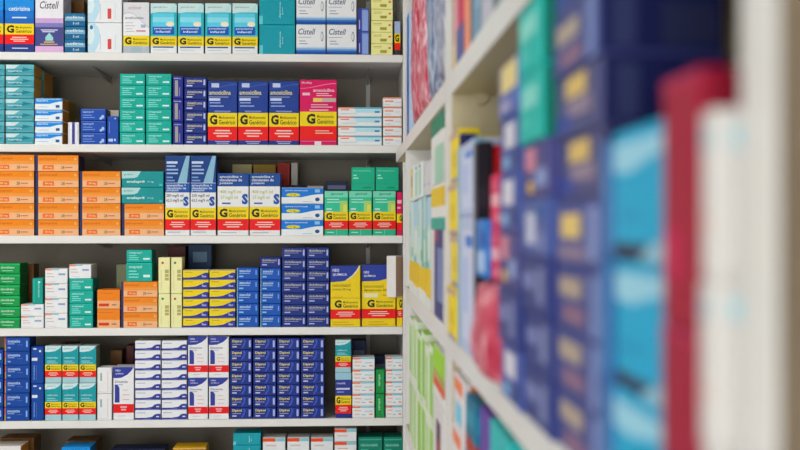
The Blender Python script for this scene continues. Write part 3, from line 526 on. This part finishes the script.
def panel(y0, y1, m, top=zk(4.6), hi_only=None):
    zs_ = [0] + [v for k0, k1 in SIDE_SHELVES for v in (zk(k0), zk(k1))] + [top]
    p = None
    segs = [(zs_[i], zs_[i+1]) for i in range(0, len(zs_) - 1, 2)]
    bm = bmesh.new()
    for a, b in segs:
        bm_box(bm, X0 + .0012, y0, a + .0002, X0 + SD, y1, b - .0002)
    bmesh.ops.translate(bm, verts=bm.verts[:], vec=-SOFF)
    me = bpy.data.meshes.new('divider_panel'); bm.to_mesh(me); bm.free(); me.materials.append(m)
    p = link(bpy.data.objects.new('divider_panel', me), su)
    bm = bmesh.new()
    for a, b in segs: bm_box(bm, X0, y0, a + .0002, X0 + .0011, y1, b - .0002)
    bmesh.ops.translate(bm, verts=bm.verts[:], vec=-SOFF)
    me = bpy.data.meshes.new('edge_band'); bm.to_mesh(me); bm.free(); me.materials.append(M_SHELF)
    link(bpy.data.objects.new('edge_band', me), p)
panel(ymid0, ymid1, M_BEIGE)
panel(yfar_panel - .018, yfar_panel - .0002, M_SHELF)
# near end panel is one full-height board
s = spart('end_panel', (X0 + .0012, ynear0, 0), (X0 + SD, ynear1, zk(4.6)), M_TAUPE)
spart('edge_band', (X0, ynear0, 0), (X0 + .0011, ynear1, zk(4.6)), M_SHELF, 0, s)
s = spart('back_panel', (X0 + SD + .0002, ynear0, 0), (X0 + SD + .01, yfar_panel, zk(4.6)), M_BEIGE, 0)
# round cap on the divider just under the shelf
bm = bmesh.new()
bmesh.ops.create_cone(bm, cap_ends=True, segments=20, radius1=.010, radius2=.008, depth=.006)
bmesh.ops.rotate(bm, verts=bm.verts[:], cent=(0, 0, 0), matrix=Matrix.Rotation(PI/2, 3, 'X'))
bmesh.ops.translate(bm, verts=bm.verts[:], vec=Vector((at(481, 97, ymid0).x, ymid0 - .0035, at(481, 97, ymid0).z)) - SOFF)
me = bpy.data.meshes.new('cable_cap'); bm.to_mesh(me); bm.free(); me.materials.append(M_BEIGE)
link(bpy.data.objects.new('cable_cap', me), su)

# designs seen on the side unit: broad blocks of colour, the same on the front and the end flap
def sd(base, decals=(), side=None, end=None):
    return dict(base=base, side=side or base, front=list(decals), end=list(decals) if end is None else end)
K['s_blue'] = sd('#24479c', [R(0,0,.3,1,'#b4cfe6'), R(.6,.1,.7,.9,'#2f3a8c')])
K['s_pale_yellow_foot'] = sd('#d4e6da', [R(0,.56,1,1,'#cfe2e6'), R(.1,.62,.35,.9,'#a9d0b4'), R(.5,.4,.9,.5,'#a4cdb0'), R(0,.12,1,.34,'#efc41c'), R(0,0,1,.12,'#eef0ec')])
K['s_pale_b'] = sd('#c4ddd6', [R(0,.75,1,1,'#b4cfe0'), R(.2,.45,.8,.7,'#e0ece4'), R(.1,.36,.5,.42,'#7fb4a4'), R(0,.1,1,.36,'#f0c41c'), R(0,0,1,.1,'#eef0ec')])
K['s_teal_yellow_foot'] = sd('#9fcabf', [R(0,.7,1,1,'#bcd6da'), R(.0,0,.2,1,'#2f8486'), R(.3,.4,.9,.6,'#cfe6d4'), R(0,.12,1,.34,'#efc41c'), R(0,0,1,.12,'#eef0ec')])
K['s_white_yellow'] = sd('#e6eaea', [R(.25,.1,.7,.9,'#e0c060'), R(.3,.4,.6,.7,'#b08c54')])
K['s_white_mint'] = sd('#e2e8e6', [R(.2,.1,.8,.8,'#b4d6c6'), R(.3,.86,.6,.94,'#3a6a94')])
K['s_grey_white'] = sd('#d6d4d8', [R(.2,.3,.7,.36,'#b4b0bc')])
K['s_tall_teal_cap'] = sd('#e4e6e4', [R(.35,.0,1,.55,'#a9cdb9'), R(0,.74,1,1,'#0f7f66')])
K['s_yellow_teal'] = sd('#e8e6e4', [R(0,.5,1,.92,'#dcbc1c'), R(0,0,1,.26,'#2f9c8c')])
K['s_white_navy'] = sd('#3a3f74', [R(0,0,.3,1,'#e2dede'), R(.3,.86,.6,1,'#8c3a54'), R(.55,.2,1,.8,'#7c86b0')])
K['s_yellow'] = sd('#e8cf54', [R(0,.0,.25,1,'#e0d8c4'), R(.4,.3,.8,.6,'#d8bc3c'), R(.1,.86,1,.97,'#c4a89c'), R(.3,0,1,.1,'#a99a9c')], end=[])
K['s_lilac'] = sd('#b9c3e0', [R(0,0,.2,1,'#8fb4cc'), R(.3,.1,.9,.9,'#cdd4ec'), R(.4,.3,.6,.7,'#aebbe4'), R(.5,.78,.9,.86,'#4a7cc8')])
K['s_navy'] = sd('#23265c', [R(.2,.4,.8,.7,'#30366c')])
K['s_black'] = sd('#1c1620', [R(.1,.7,.9,.8,'#2c2430')])
K['s_red'] = sd('#a81f22', [R(.1,.2,.9,.6,'#b8282a')])
K['s_mustard'] = sd('#b9a23c', [])
K['s_small_blue'] = sd('#3a78c0', [R(.1,.1,.9,.45,'#a9c3e6'), R(.5,.55,.9,.8,'#28489c')])
K['s_pink'] = sd('#cc3a5e', [R(.1,.4,.9,.62,'#eeb4bc'), R(.2,.7,.6,.85,'#d86a80'), R(.5,.1,.9,.25,'#e48a9c')])
K['s_blue_mix'] = sd('#4e5f9e', [R(.1,.55,.6,.9,'#b9b4cc'), R(.55,.1,.9,.5,'#e4d9c4'), R(.0,.0,.3,.4,'#7486be')])
K['s_blue_white'] = sd('#52619c', [R(.2,.2,.55,.75,'#c9cde2'), R(.6,.6,.95,.9,'#3a5c9c'), R(.65,.1,.9,.4,'#7c86b8')])
K['s_yellow_top'] = sd('#5f6fae', [R(.1,.45,.95,.95,'#e0cf94'), R(.1,.1,.6,.3,'#a9a4c4')])
K['s_teal'] = sd('#36b4ac', [R(.1,.5,.8,.8,'#8fd6cc'), R(.1,.2,.5,.34,'#58c0b4')], side='#087868', end=[])
K['s_blob_dim'] = sd('#464c86', [R(.1,.5,.6,.8,'#b4a494'), R(.2,.1,.66,.36,'#8c6c84'), R(.8,.0,.95,.9,'#7f8fc0')], side='#1b1f4e', end=[R(.12,.1,.3,.85,'#343a60'), R(.5,.1,.95,.7,'#2c3050')])  # dark side colour holds the shade of the face towards the camera
K['s_blob_grey'] = sd('#50527e', [R(.0,.1,.4,.4,'#3a4a94'), R(.3,.3,.8,.55,'#97879a'), R(.25,.6,.7,.92,'#d8bc7c')], side='#1b1f4e', end=[R(.12,.1,.3,.85,'#343a60'), R(.5,.1,.95,.7,'#2c3050')])  # side and end painted dark as the shaded face
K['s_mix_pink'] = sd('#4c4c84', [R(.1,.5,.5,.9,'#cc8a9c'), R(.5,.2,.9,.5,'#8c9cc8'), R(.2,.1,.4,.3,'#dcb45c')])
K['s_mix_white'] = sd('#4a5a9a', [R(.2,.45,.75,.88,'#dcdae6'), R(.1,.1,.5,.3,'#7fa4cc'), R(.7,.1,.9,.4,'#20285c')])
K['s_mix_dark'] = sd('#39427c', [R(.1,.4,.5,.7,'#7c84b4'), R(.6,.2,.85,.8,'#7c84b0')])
K['s_blob'] = sd('#4c5490', [R(.15,.42,.6,.8,'#dcc282'), R(.1,.08,.7,.3,'#8c7c94'), R(.78,.1,.95,.9,'#8d9cca')], side='#1b1f4e', end=[R(.12,.1,.3,.85,'#343a60'), R(.5,.1,.95,.7,'#2c3050')])  # shade on the camera-facing side is put into its colour
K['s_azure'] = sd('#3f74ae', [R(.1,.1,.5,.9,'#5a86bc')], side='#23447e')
K['s_sky'] = sd('#3ba4cc', [R(0,0,1,.12,'#262b4c'), ('p',[(0,.9),(1,.9),(1,.78),(.7,.74),(.35,.66),(0,.68)],'#a0d0e4'), R(.1,.3,.5,.36,'#2f94c4'), ('p',[(.5,0),(1,0),(1,.14),(.75,.12)],'#9cc6d8')], side='#232a4c')  # dark foot strip paints the shadowed gap between stacked boxes
K['s_magenta'] = sd('#9c1a3c', [R(.0,.97,1,1,'#b43a5c'), R(.1,.2,.5,.4,'#bc3056')], side='#80122e', end=[])
K['s_white_cyan'] = sd('#dcdad8', [R(.1,.76,.8,.9,'#a9ccd4'), R(.3,.3,.9,.36,'#e0c0b6')], side='#d4d0cc')
K['s_orange_white'] = sd('#e6e0e2', [R(.1,.7,.9,.95,'#e8845c'), R(.2,.1,.8,.5,'#7cc3dc')])
K['s_teal_red'] = sd('#2c6f8c', [R(0,0,1,.28,'#a83a2c'), R(.1,.5,.9,.8,'#3a8ca4')])
K['s_white_dark'] = sd('#e0dcdc', [R(.3,.1,.7,.7,'#5a3a4c'), R(.4,.1,.65,.4,'#a84a4c')])
K['s_green'] = sd('#a3cf6c', [R(0,.0,.14,1,'#dfeacc'), R(.3,.05,.6,.85,'#8fc24c'), R(.7,.1,.9,.8,'#bcd99c'), R(0,.9,1,1,'#e2ecd4'), R(0,0,1,.05,'#ecf6d8')], side='#b4d88c')  # pale top and foot strips are painted highlights
K['s_green_white'] = sd('#d8e6c8', [R(.3,.05,.6,.85,'#a9d478'), R(0,.9,1,1,'#e8eedd'), R(0,0,1,.05,'#f2f8e4')], side='#c4dcac')  # light caught on top and foot is painted as pale strips
K['s_green_pale'] = sd('#c4dcac', [R(.2,.05,.5,.85,'#b0d488'), R(.6,.1,.85,.85,'#d4e4c4'), R(0,.9,1,1,'#e8eedd'), R(0,0,1,.05,'#ecf6d8')], side='#c4dcac')  # top and foot highlights painted in as pale bands
K['s_lime_red'] = sd('#e4e4e0', [R(0,.55,1,1,'#9fce4c'), R(0,.38,1,.55,'#b4a468'), R(0,.22,1,.38,'#d8603c')])
K['s_purple'] = sd('#6a4a9c', [R(.1,.3,.9,.6,'#8c74b8')])
K['s_aqua'] = sd('#4ab4b4', [R(.1,.3,.9,.7,'#9cd4d0')])
K['s_grey'] = sd('#8c8684', [R(.0,.9,1,1,'#a9a4a0')])
K['s_salmon'] = sd('#e49478', [R(.1,.3,.9,.5,'#f0b8a0')])
K['s_mag_yel'] = sd('#c43a4c', [R(0,.62,1,1,'#e0b41c'), R(0,0,.4,.62,'#c86a94'), R(0,0,1,.14,'#5a5a94')])
K['s_peach'] = sd('#d8c4a0', [R(.2,.1,.8,.5,'#c48c9c')])
K['s_steel'] = sd('#7c9cb4', [R(.0,0,.3,1,'#56646e'), R(.5,.1,.9,.6,'#9cb4d4')])
K['s_pearl'] = sd('#c4c4d0', [R(.4,.1,.7,.9,'#9ca0b4')])

def side_stack(key, px0, px1, kb, kt, n, desc, where, group=None, X=X0, depth=.07, name='medicine_box', gap=.0006):
    """cartons standing in the side unit, front faces on the plane x = X, seen between photo columns px0 (far) and px1 (near)"""
    d0, d1 = dist_at(px0, X), dist_at(px1, X)
    w = d0 - d1 - gap; y = yd((d0 + d1)/2)
    zb, zt = zk(kb) + .0002, zk(kt); h = (zt - zb)/n
    keys = key
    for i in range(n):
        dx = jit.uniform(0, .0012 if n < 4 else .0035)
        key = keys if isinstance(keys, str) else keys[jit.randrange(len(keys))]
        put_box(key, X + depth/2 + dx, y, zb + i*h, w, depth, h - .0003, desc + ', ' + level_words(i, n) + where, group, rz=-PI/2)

# pouch: a soft printed film bag
def pouch_mesh(name, w, d, h, m, seed):
    rr = random.Random(seed); bm = bmesh.new(); NX, NZ = 10, 14
    def row(sgn):
        g = []
        for j in range(NZ + 1):
            r = []
            for i in range(NX + 1):
                u, v = i/NX, j/NZ
                b = (math.sin(PI*u)**.16) * (math.sin(PI*v)**.12) if 0 < i < NX and 0 < j < NZ else .04
                b *= 1 + .12*math.sin(9*u + seed) * math.sin(7*v + seed*2)
                r.append(bm.verts.new(((u - .5)*w, sgn*min(1, b)*d/2, v*h)))
            g.append(r)
        return g
    A, B = row(-1), row(1)
    for G, fl in ((A, 0), (B, 1)):
        for j in range(NZ):
            for i in range(NX):
                q = [G[j][i], G[j][i+1], G[j+1][i+1], G[j+1][i]]
                bm.faces.new(q if not fl else q[::-1])
    loop = lambda G: [G[0][i] for i in range(NX)] + [G[j][NX] for j in range(NZ)] + [G[NZ][i] for i in range(NX, 0, -1)] + [G[j][0] for j in range(NZ, 0, -1)]
    la, lb = loop(A), loop(B)
    for i in range(len(la)):
        k = (i + 1) % len(la); bm.faces.new((la[k], la[i], lb[i], lb[k]))
    for f in bm.faces: f.smooth = True
    me = bpy.data.meshes.new(name); bm.to_mesh(me); bm.free(); me.materials.append(m)
    return me
def pouch(px0, px1, kb, kt, m, label, group, X=X0, depth=.05, seed=1):
    d0, d1 = dist_at(px0, X), dist_at(px1, X)
    me = pouch_mesh('film_pouch', d0 - d1 - .001, depth, zk(kt) - zk(kb) - .0004, m, seed)
    o = bpy.data.objects.new('film_pouch', me); COL.objects.link(o)
    o.location = (X + depth/2, yd((d0 + d1)/2), zk(kb) + .0003); o.rotation_euler = (0, 0, -PI/2)
    o['label'] = label; o['category'] = 'pouch'
    if group: o['group'] = group
F_PINK = foil_mat('film_pink', '#eebcc4', '#c83a5c', '#b0122c', 110)
F_ROSE = foil_mat('film_rose', '#f0c8cc', '#d0647c', '#c02434', 130)
F_GREY = foil_mat('film_grey', '#c9d2de', '#8a9ab8', '#3a4a80', 110)
F_GREY2 = foil_mat('film_slate', '#d2d4dc', '#9a9cb4', '#4a5488', 130)
F_RASP = foil_mat('film_raspberry', '#f0b4bc', '#cc4a66', '#b82444', 90)

# upper level
side_stack('s_blue', 406.3, 408.9, 1.44, 3.35, 1, 'tall blue packet with pale edge', 'far end of the blurred unit, above its upper shelf', X=X0, depth=.06)
pouch(409, 416, 1.44, 3.68, F_PINK, 'crimson and pink film pouch beside the tall blue packet on the upper side shelf', 'film pouches on the upper side shelf', seed=1)
pouch(416.3, 423.5, 1.44, 3.68, F_ROSE, 'rose pink film pouch between crimson pouch and slate pouch', 'film pouches on the upper side shelf', seed=2)
pouch(423.8, 432.5, 1.44, 3.68, F_GREY, 'slate blue streaked film pouch next to rose pink pouch', 'film pouches on the upper side shelf', seed=3)
pouch(432.8, 443.6, 1.44, 3.68, F_GREY2, 'pale grey streaked film pouch against the white divider', 'film pouches on the upper side shelf', seed=4)
side_stack('s_peach', 451.8, 455.2, 1.44, 3.6, 1, 'peach blurred packet', 'just past the divider, upper side shelf')
side_stack('s_mag_yel', 455.5, 462.8, 1.44, 3.6, 1, 'red and magenta packet with yellow top', 'upper side shelf, past the divider')
side_stack('s_salmon', 463.2, 468.8, 1.44, 3.6, 1, 'salmon packet', 'upper side shelf beside the red and magenta one')
side_stack('s_steel', 469.6, 480, 1.44, 3.6, 1, 'steel blue packet', 'upper side shelf beside the salmon one')
side_stack('s_pearl', 480.6, 492, 1.44, 3.6, 1, 'pearl grey packet', 'upper side shelf beside the steel blue one')
side_stack('s_steel', 492.6, 510, 1.44, 3.6, 1, 'wide steel blue packet', 'upper side shelf, nearest one above the white edge')

# middle level
KB = -1.01
gM = 'pale cartons with yellow foot on the side unit'
FW = ('against the far panel of the blurred unit', 'second from the far panel', 'middle of the five', 'fourth from the far panel', 'beside the teal capped pile')
for i in range(5):
    a_ = 409.3 + i*4.25
    side_stack(('s_pale_yellow_foot', 's_pale_b', 's_pale_yellow_foot', 's_teal_yellow_foot', 's_pale_b')[i], a_, a_ + 4.1, KB, (.35, .33, .35, .36, .34)[i], 1, 'tall pale green carton with yellow foot', FW[i], gM)
side_stack('s_white_yellow', 409.6, 413.2, .355, .9, 1, 'white carton with yellow stripe', 'on the farthest pale green carton')
side_stack('s_white_mint', 413.8, 417.5, .36, .86, 1, 'white and mint carton', 'on the second pale green carton')
side_stack('s_white_mint', 418, 421.7, .36, .84, 1, 'white and mint carton', 'on the middle pale green carton')
side_stack('s_grey_white', 422.3, 426, .365, .8, 1, 'plain greyish white carton', 'on the fourth pale green carton')
side_stack('s_grey_white', 426.5, 430.2, .36, .78, 1, 'plain greyish white carton', 'beside the teal capped carton')
side_stack('s_white_navy', 431, 443, KB, -.05, 1, 'white and navy carton', 'lowest of the pile under the teal capped carton')
side_stack('s_yellow_teal', 431, 443, -.05, .45, 1, 'carton with yellow and teal bands', 'middle of the pile under the teal capped carton')
side_stack('s_tall_teal_cap', 431, 443, .45, 1.19, 1, 'white and mint carton with dark teal cap', 'top of its pile by the divider')
side_stack('s_yellow', 446, 455.4, KB, .83, 4, 'yellow carton', 'the yellow stack in front of the divider', 'yellow cartons on the side unit', X=.111, depth=.022)
side_stack('s_lilac', 457.6, 474.4, KB, .07, 1, 'pale lilac carton, lower one', 'beside the yellow stack on the side unit', 'pale lilac cartons', X=.112, depth=.05)
side_stack('s_lilac', 457.6, 474.4, .07, .65, 1, 'pale lilac carton, upper one', 'beside the yellow stack on the side unit', 'pale lilac cartons', X=.112, depth=.05)
def slab(key, x0, x1, d0, d1, ztop, label):
    s = K[key]
    z = zk(KB) + .0002
    put_box(key, (x0 + x1)/2, yd((d0 + d1)/2), z, x1 - x0 - .0006, abs(d1 - d0), ztop - z, label, None)
def zat(py, dist): return CZ + (225 - py)/FPX*dist
slab('s_navy', .1145, .1325, 1.103, 1.117, zat(133, 1.103), 'thin navy box standing behind the pale lilac cartons')
slab('s_mustard', .133, .160, 1.103, 1.117, zat(134, 1.103), 'thin mustard box standing behind the red and black boxes')
slab('s_black', .1105, .1245, .928, .952, zat(141, .928), 'tall black box beside the pale lilac cartons on the side unit')
slab('s_red', .1250, .1420, .928, .952, zat(144, .928), 'tall dark red box touching the black box')
pouch(466.5, 486, KB, -.36, F_RASP, 'raspberry film pouch bulging over the white shelf edge', None, X=.100, depth=.05, seed=6)
side_stack('s_small_blue', 475, 485, -.36, .04, 1, 'small bright blue carton', 'lying on the lower raspberry pouch', X=.108, depth=.04)
side_stack('s_pink', 489, 499, -.36, .33, 2, 'pink carton', 'the pink pair on the raspberry pouch', 'pink cartons on the side unit', X=.112, depth=.04)
gN = 'blue mixed cartons on the side unit'
side_stack(('s_blue_mix', 's_mix_pink', 's_mix_white', 's_mix_dark'), 498, 516.6, KB, .62, 5, 'slate blue carton with pale patches', 'the stack past the pink cartons', gN, X=.108, depth=.06)
side_stack('s_yellow_top', 498, 516.6, .62, .93, 1, 'slate blue carton with yellow patch', 'top of the slate stack beside the teal ones', None, X=.108, depth=.06)
side_stack(('s_blue_white', 's_mix_pink', 's_mix_dark', 's_mix_white'), 520, 546, KB, .42, 5, 'dusky blue carton with pale marks', 'the stack under two teal cartons', 'dusky blue cartons on the side unit', X=.110, depth=.06)
side_stack('s_teal', 518, 541, .42, 1.13, 2, 'blurred bright teal carton', 'the teal pair high on the side unit', 'teal cartons on the side unit', X=.1095, depth=.06)
side_stack(('s_blob', 's_blob_dim', 's_blob_grey'), 553, 598, KB, 1.22, 8, 'indigo carton with cream patch', 'the tall indigo stack near the camera', 'indigo cartons with cream patch', X=.114, depth=.058)
side_stack('s_azure', 599.5, 611.6, KB, .31, 3, 'narrow azure carton', 'the narrow stack beside the sky blue cartons', 'narrow azure cartons', X=.113, depth=.05)
side_stack('s_sky', 613, 665.5, KB, .33, 3, 'sky blue carton', 'the sky blue stack near the camera', 'sky blue cartons', X=.113, depth=.06)
d_m0, d_m1 = .3915, .3545
px = lambda dist, X: 400 + FPX*math.tan(math.atan(X/dist) - TH)
side_stack('s_magenta', px(.3830, .110), px(.3400, .110), KB, .42, 2, 'crimson carton', 'the crimson pair near the camera', 'crimson cartons on the side unit', X=.110, depth=.055)
side_stack('s_white_cyan', px(.3392, .109), px(.3272, .109), KB, .30, 3, 'thin white carton with cyan mark', 'the stack against the nearest end panel', 'thin white cartons with cyan mark', X=.109, depth=.055)

# lower level
KL = -3.27
GW = ('at the far panel', 'second from the far panel', 'third from the far panel', 'fourth from the far panel', 'fifth from the far panel', 'beside the white and dark red cartons')
for i in range(6):
    a_ = 409 + i*4.0; key = ('s_green_pale', 's_green', 's_green_white')[(i*2) % 3 if i != 3 else 1]
    dz = (0, .03, -.02, .02, -.03, .01)[i]
    side_stack(key, a_, a_ + 3.8, KL, -2.28 + dz, 1, 'light green packet, lower row', GW[i], 'light green packets on the lower side shelf')
    side_stack(key, a_, a_ + 3.8, -2.28 + dz, -1.42 + dz*2, 1, 'light green packet, upper row', GW[i], 'light green packets on the lower side shelf')
side_stack('s_white_dark', 433.4, 443.6, KL, -1.9, 2, 'white carton with dark red mark', 'the pair next to light green packets', 'white cartons with dark red mark')
side_stack('s_lime_red', 433.4, 443.6, -1.9, -1.33, 1, 'carton with lime top and red band', 'on the white cartons with dark red mark')
side_stack('s_orange_white', 452, 462, KL, -1.36, 4, 'white carton with orange and cyan blocks', 'the stack past the divider', 'white orange and cyan cartons')
side_stack('s_teal_red', 462.8, 472.5, KL, -1.42, 4, 'petrol blue carton with rust foot', 'the stack beside orange and cyan cartons', 'petrol blue cartons with rust foot', depth=.012)
side_stack('s_purple', 477.5, 488, KL, -1.42, 2, 'purple carton', 'the purple stack on the lower side shelf', 'purple cartons', X=.124)
side_stack('s_aqua', 489, 508, KL, -1.36, 2, 'aqua carton', 'the aqua stack beside the purple cartons', 'aqua cartons', X=.120)
side_stack('s_grey', 510, 545, KL, -1.5, 2, 'grey carton', 'the grey pair on the lower side shelf', 'grey cartons', X=.122)

# ------------------------------------------------------------------ the room
FILL_E = 250
WX0, WX1, WY0, WY1, WZ = -2.6, .42, -8.0, .36, 2.75
def slabs(name, lo, hi, m, label): return structure(box_obj(name, lo, hi, m, None, 0), label)
slabs('floor', (WX0 - .1, WY0 - .1, -.1), (WX1 + .1, WY1 + .1, 0), M_FLOOR, 'grey vinyl shop floor')
slabs('ceiling', (WX0 - .1, WY0 - .1, WZ), (WX1 + .1, WY1 + .1, WZ + .1), M_CEIL, 'white ceiling')
slabs('wall_back', (WX0 - .1, WY1, 0), (WX1 + .1, WY1 + .1, WZ), M_WALL, 'painted wall behind the shelving unit')
slabs('wall_right', (WX1, WY0, 0), (WX1 + .1, WY1, WZ), M_WALL, 'painted wall behind the side unit')
slabs('wall_left', (WX0 - .1, WY0, 0), (WX0, WY1, WZ), M_WALL, 'painted wall across the aisle')
slabs('wall_front', (WX0 - .1, WY0 - .1, 0), (WX1 + .1, WY0, WZ), M_WALL, 'painted wall behind the camera')
M_FILL = bpy.data.materials.new('fill_panel_glow'); M_FILL.use_nodes = True  # glowing pane added behind the camera as unseen fill light
_p = M_FILL.node_tree.nodes['Principled BSDF']; _p.inputs['Emission Color'].default_value = (.93, .97, 1, 1); _p.inputs['Emission Strength'].default_value = 2
fill_obj = structure(box_obj('fill_panel', (-2.3, WY0 + .001, .12), (.3, WY0 + .012, 2.35), M_FILL, None, 0), 'added glowing fill panel behind the camera')
for a_, b_ in (((-2.36, WY0 + .001, .06), (-2.3, WY0 + .05, 2.41)), ((.3, WY0 + .001, .06), (.36, WY0 + .05, 2.41)), ((-2.2995, WY0 + .001, .06), (.2995, WY0 + .05, .1195)), ((-2.2995, WY0 + .001, 2.3505), (.2995, WY0 + .05, 2.41)), ((-1.03, WY0 + .0125, .12), (-.97, WY0 + .05, 2.35))):
    box_obj('fill_panel_frame', a_, b_, M_METAL, fill_obj, .002)
L = bpy.data.lights.new('fill_light', 'AREA'); L.shape = 'RECTANGLE'; L.size = 2.5; L.size_y = 2.1; L.energy = FILL_E; L.color = (.93, .97, 1)  # area light added for soft, level light into the shelves
lo = bpy.data.objects.new('fill_area_light', L); COL.objects.link(lo); lo.location = (-1.0, WY0 + .06, 1.25); lo.rotation_euler = (PI/2, 0, 0)

M_LAMP = bpy.data.materials.new('lamp_diffuser'); M_LAMP.use_nodes = True
_b = M_LAMP.node_tree.nodes['Principled BSDF']; _b.inputs['Base Color'].default_value = (.9, .9, .88, 1)
_b.inputs['Emission Color'].default_value = (1, .97, .92, 1); _b.inputs['Emission Strength'].default_value = 3
LAMPS = [(-1.15, -1.25, 32), (-1.25, -3.9, 10), (-2.1, -2.2, 12)]
for i, (lx, ly, pw_) in enumerate(LAMPS):
    t = empty('ceiling_light', (lx, ly, WZ), ('long ceiling light over the aisle nearest the back shelves', 'long ceiling light over the aisle behind the camera', 'long ceiling light by the opposite wall')[i], 'ceiling light', 'ceiling lights')
    box_obj('housing', (-.16, -.62, -.05), (.16, .62, -.0005), M_METAL, t, .003)
    box_obj('diffuser', (-.14, -.6, -.06), (.14, .6, -.0505), M_LAMP, t, .002)
    L = bpy.data.lights.new('lamp', 'AREA'); L.shape = 'RECTANGLE'; L.size = .28; L.size_y = 1.2; L.energy = pw_; L.color = (1, .985, .965)
    lo = bpy.data.objects.new('lamp_glow', L); COL.objects.link(lo); lo.location = (lx, ly, WZ - .065); 
W = bpy.data.worlds.new('world'); scene.world = W; W.use_nodes = True
W.node_tree.nodes['Background'].inputs[0].default_value = (.9, .95, 1, 1); W.node_tree.nodes['Background'].inputs[1].default_value = .3

# ------------------------------------------------------------------ camera
cd = bpy.data.cameras.new('camera'); cam = bpy.data.objects.new('camera', cd); COL.objects.link(cam)
cam.location = CAM; cam.rotation_euler = (PI/2, 0, -TH)
cd.sensor_width = 36; cd.lens = FPX*36/800; cd.clip_start = .01
cd.dof.use_dof = True; cd.dof.focus_distance = D + .02; cd.dof.aperture_fstop = 5.4; cd.dof.aperture_blades = 0
scene.camera = cam
vs_ = scene.view_settings; vs_.view_transform = 'Standard'; vs_.look = 'None'; vs_.gamma = 1; vs_.use_curve_mapping = False; vs_.exposure = -1.3
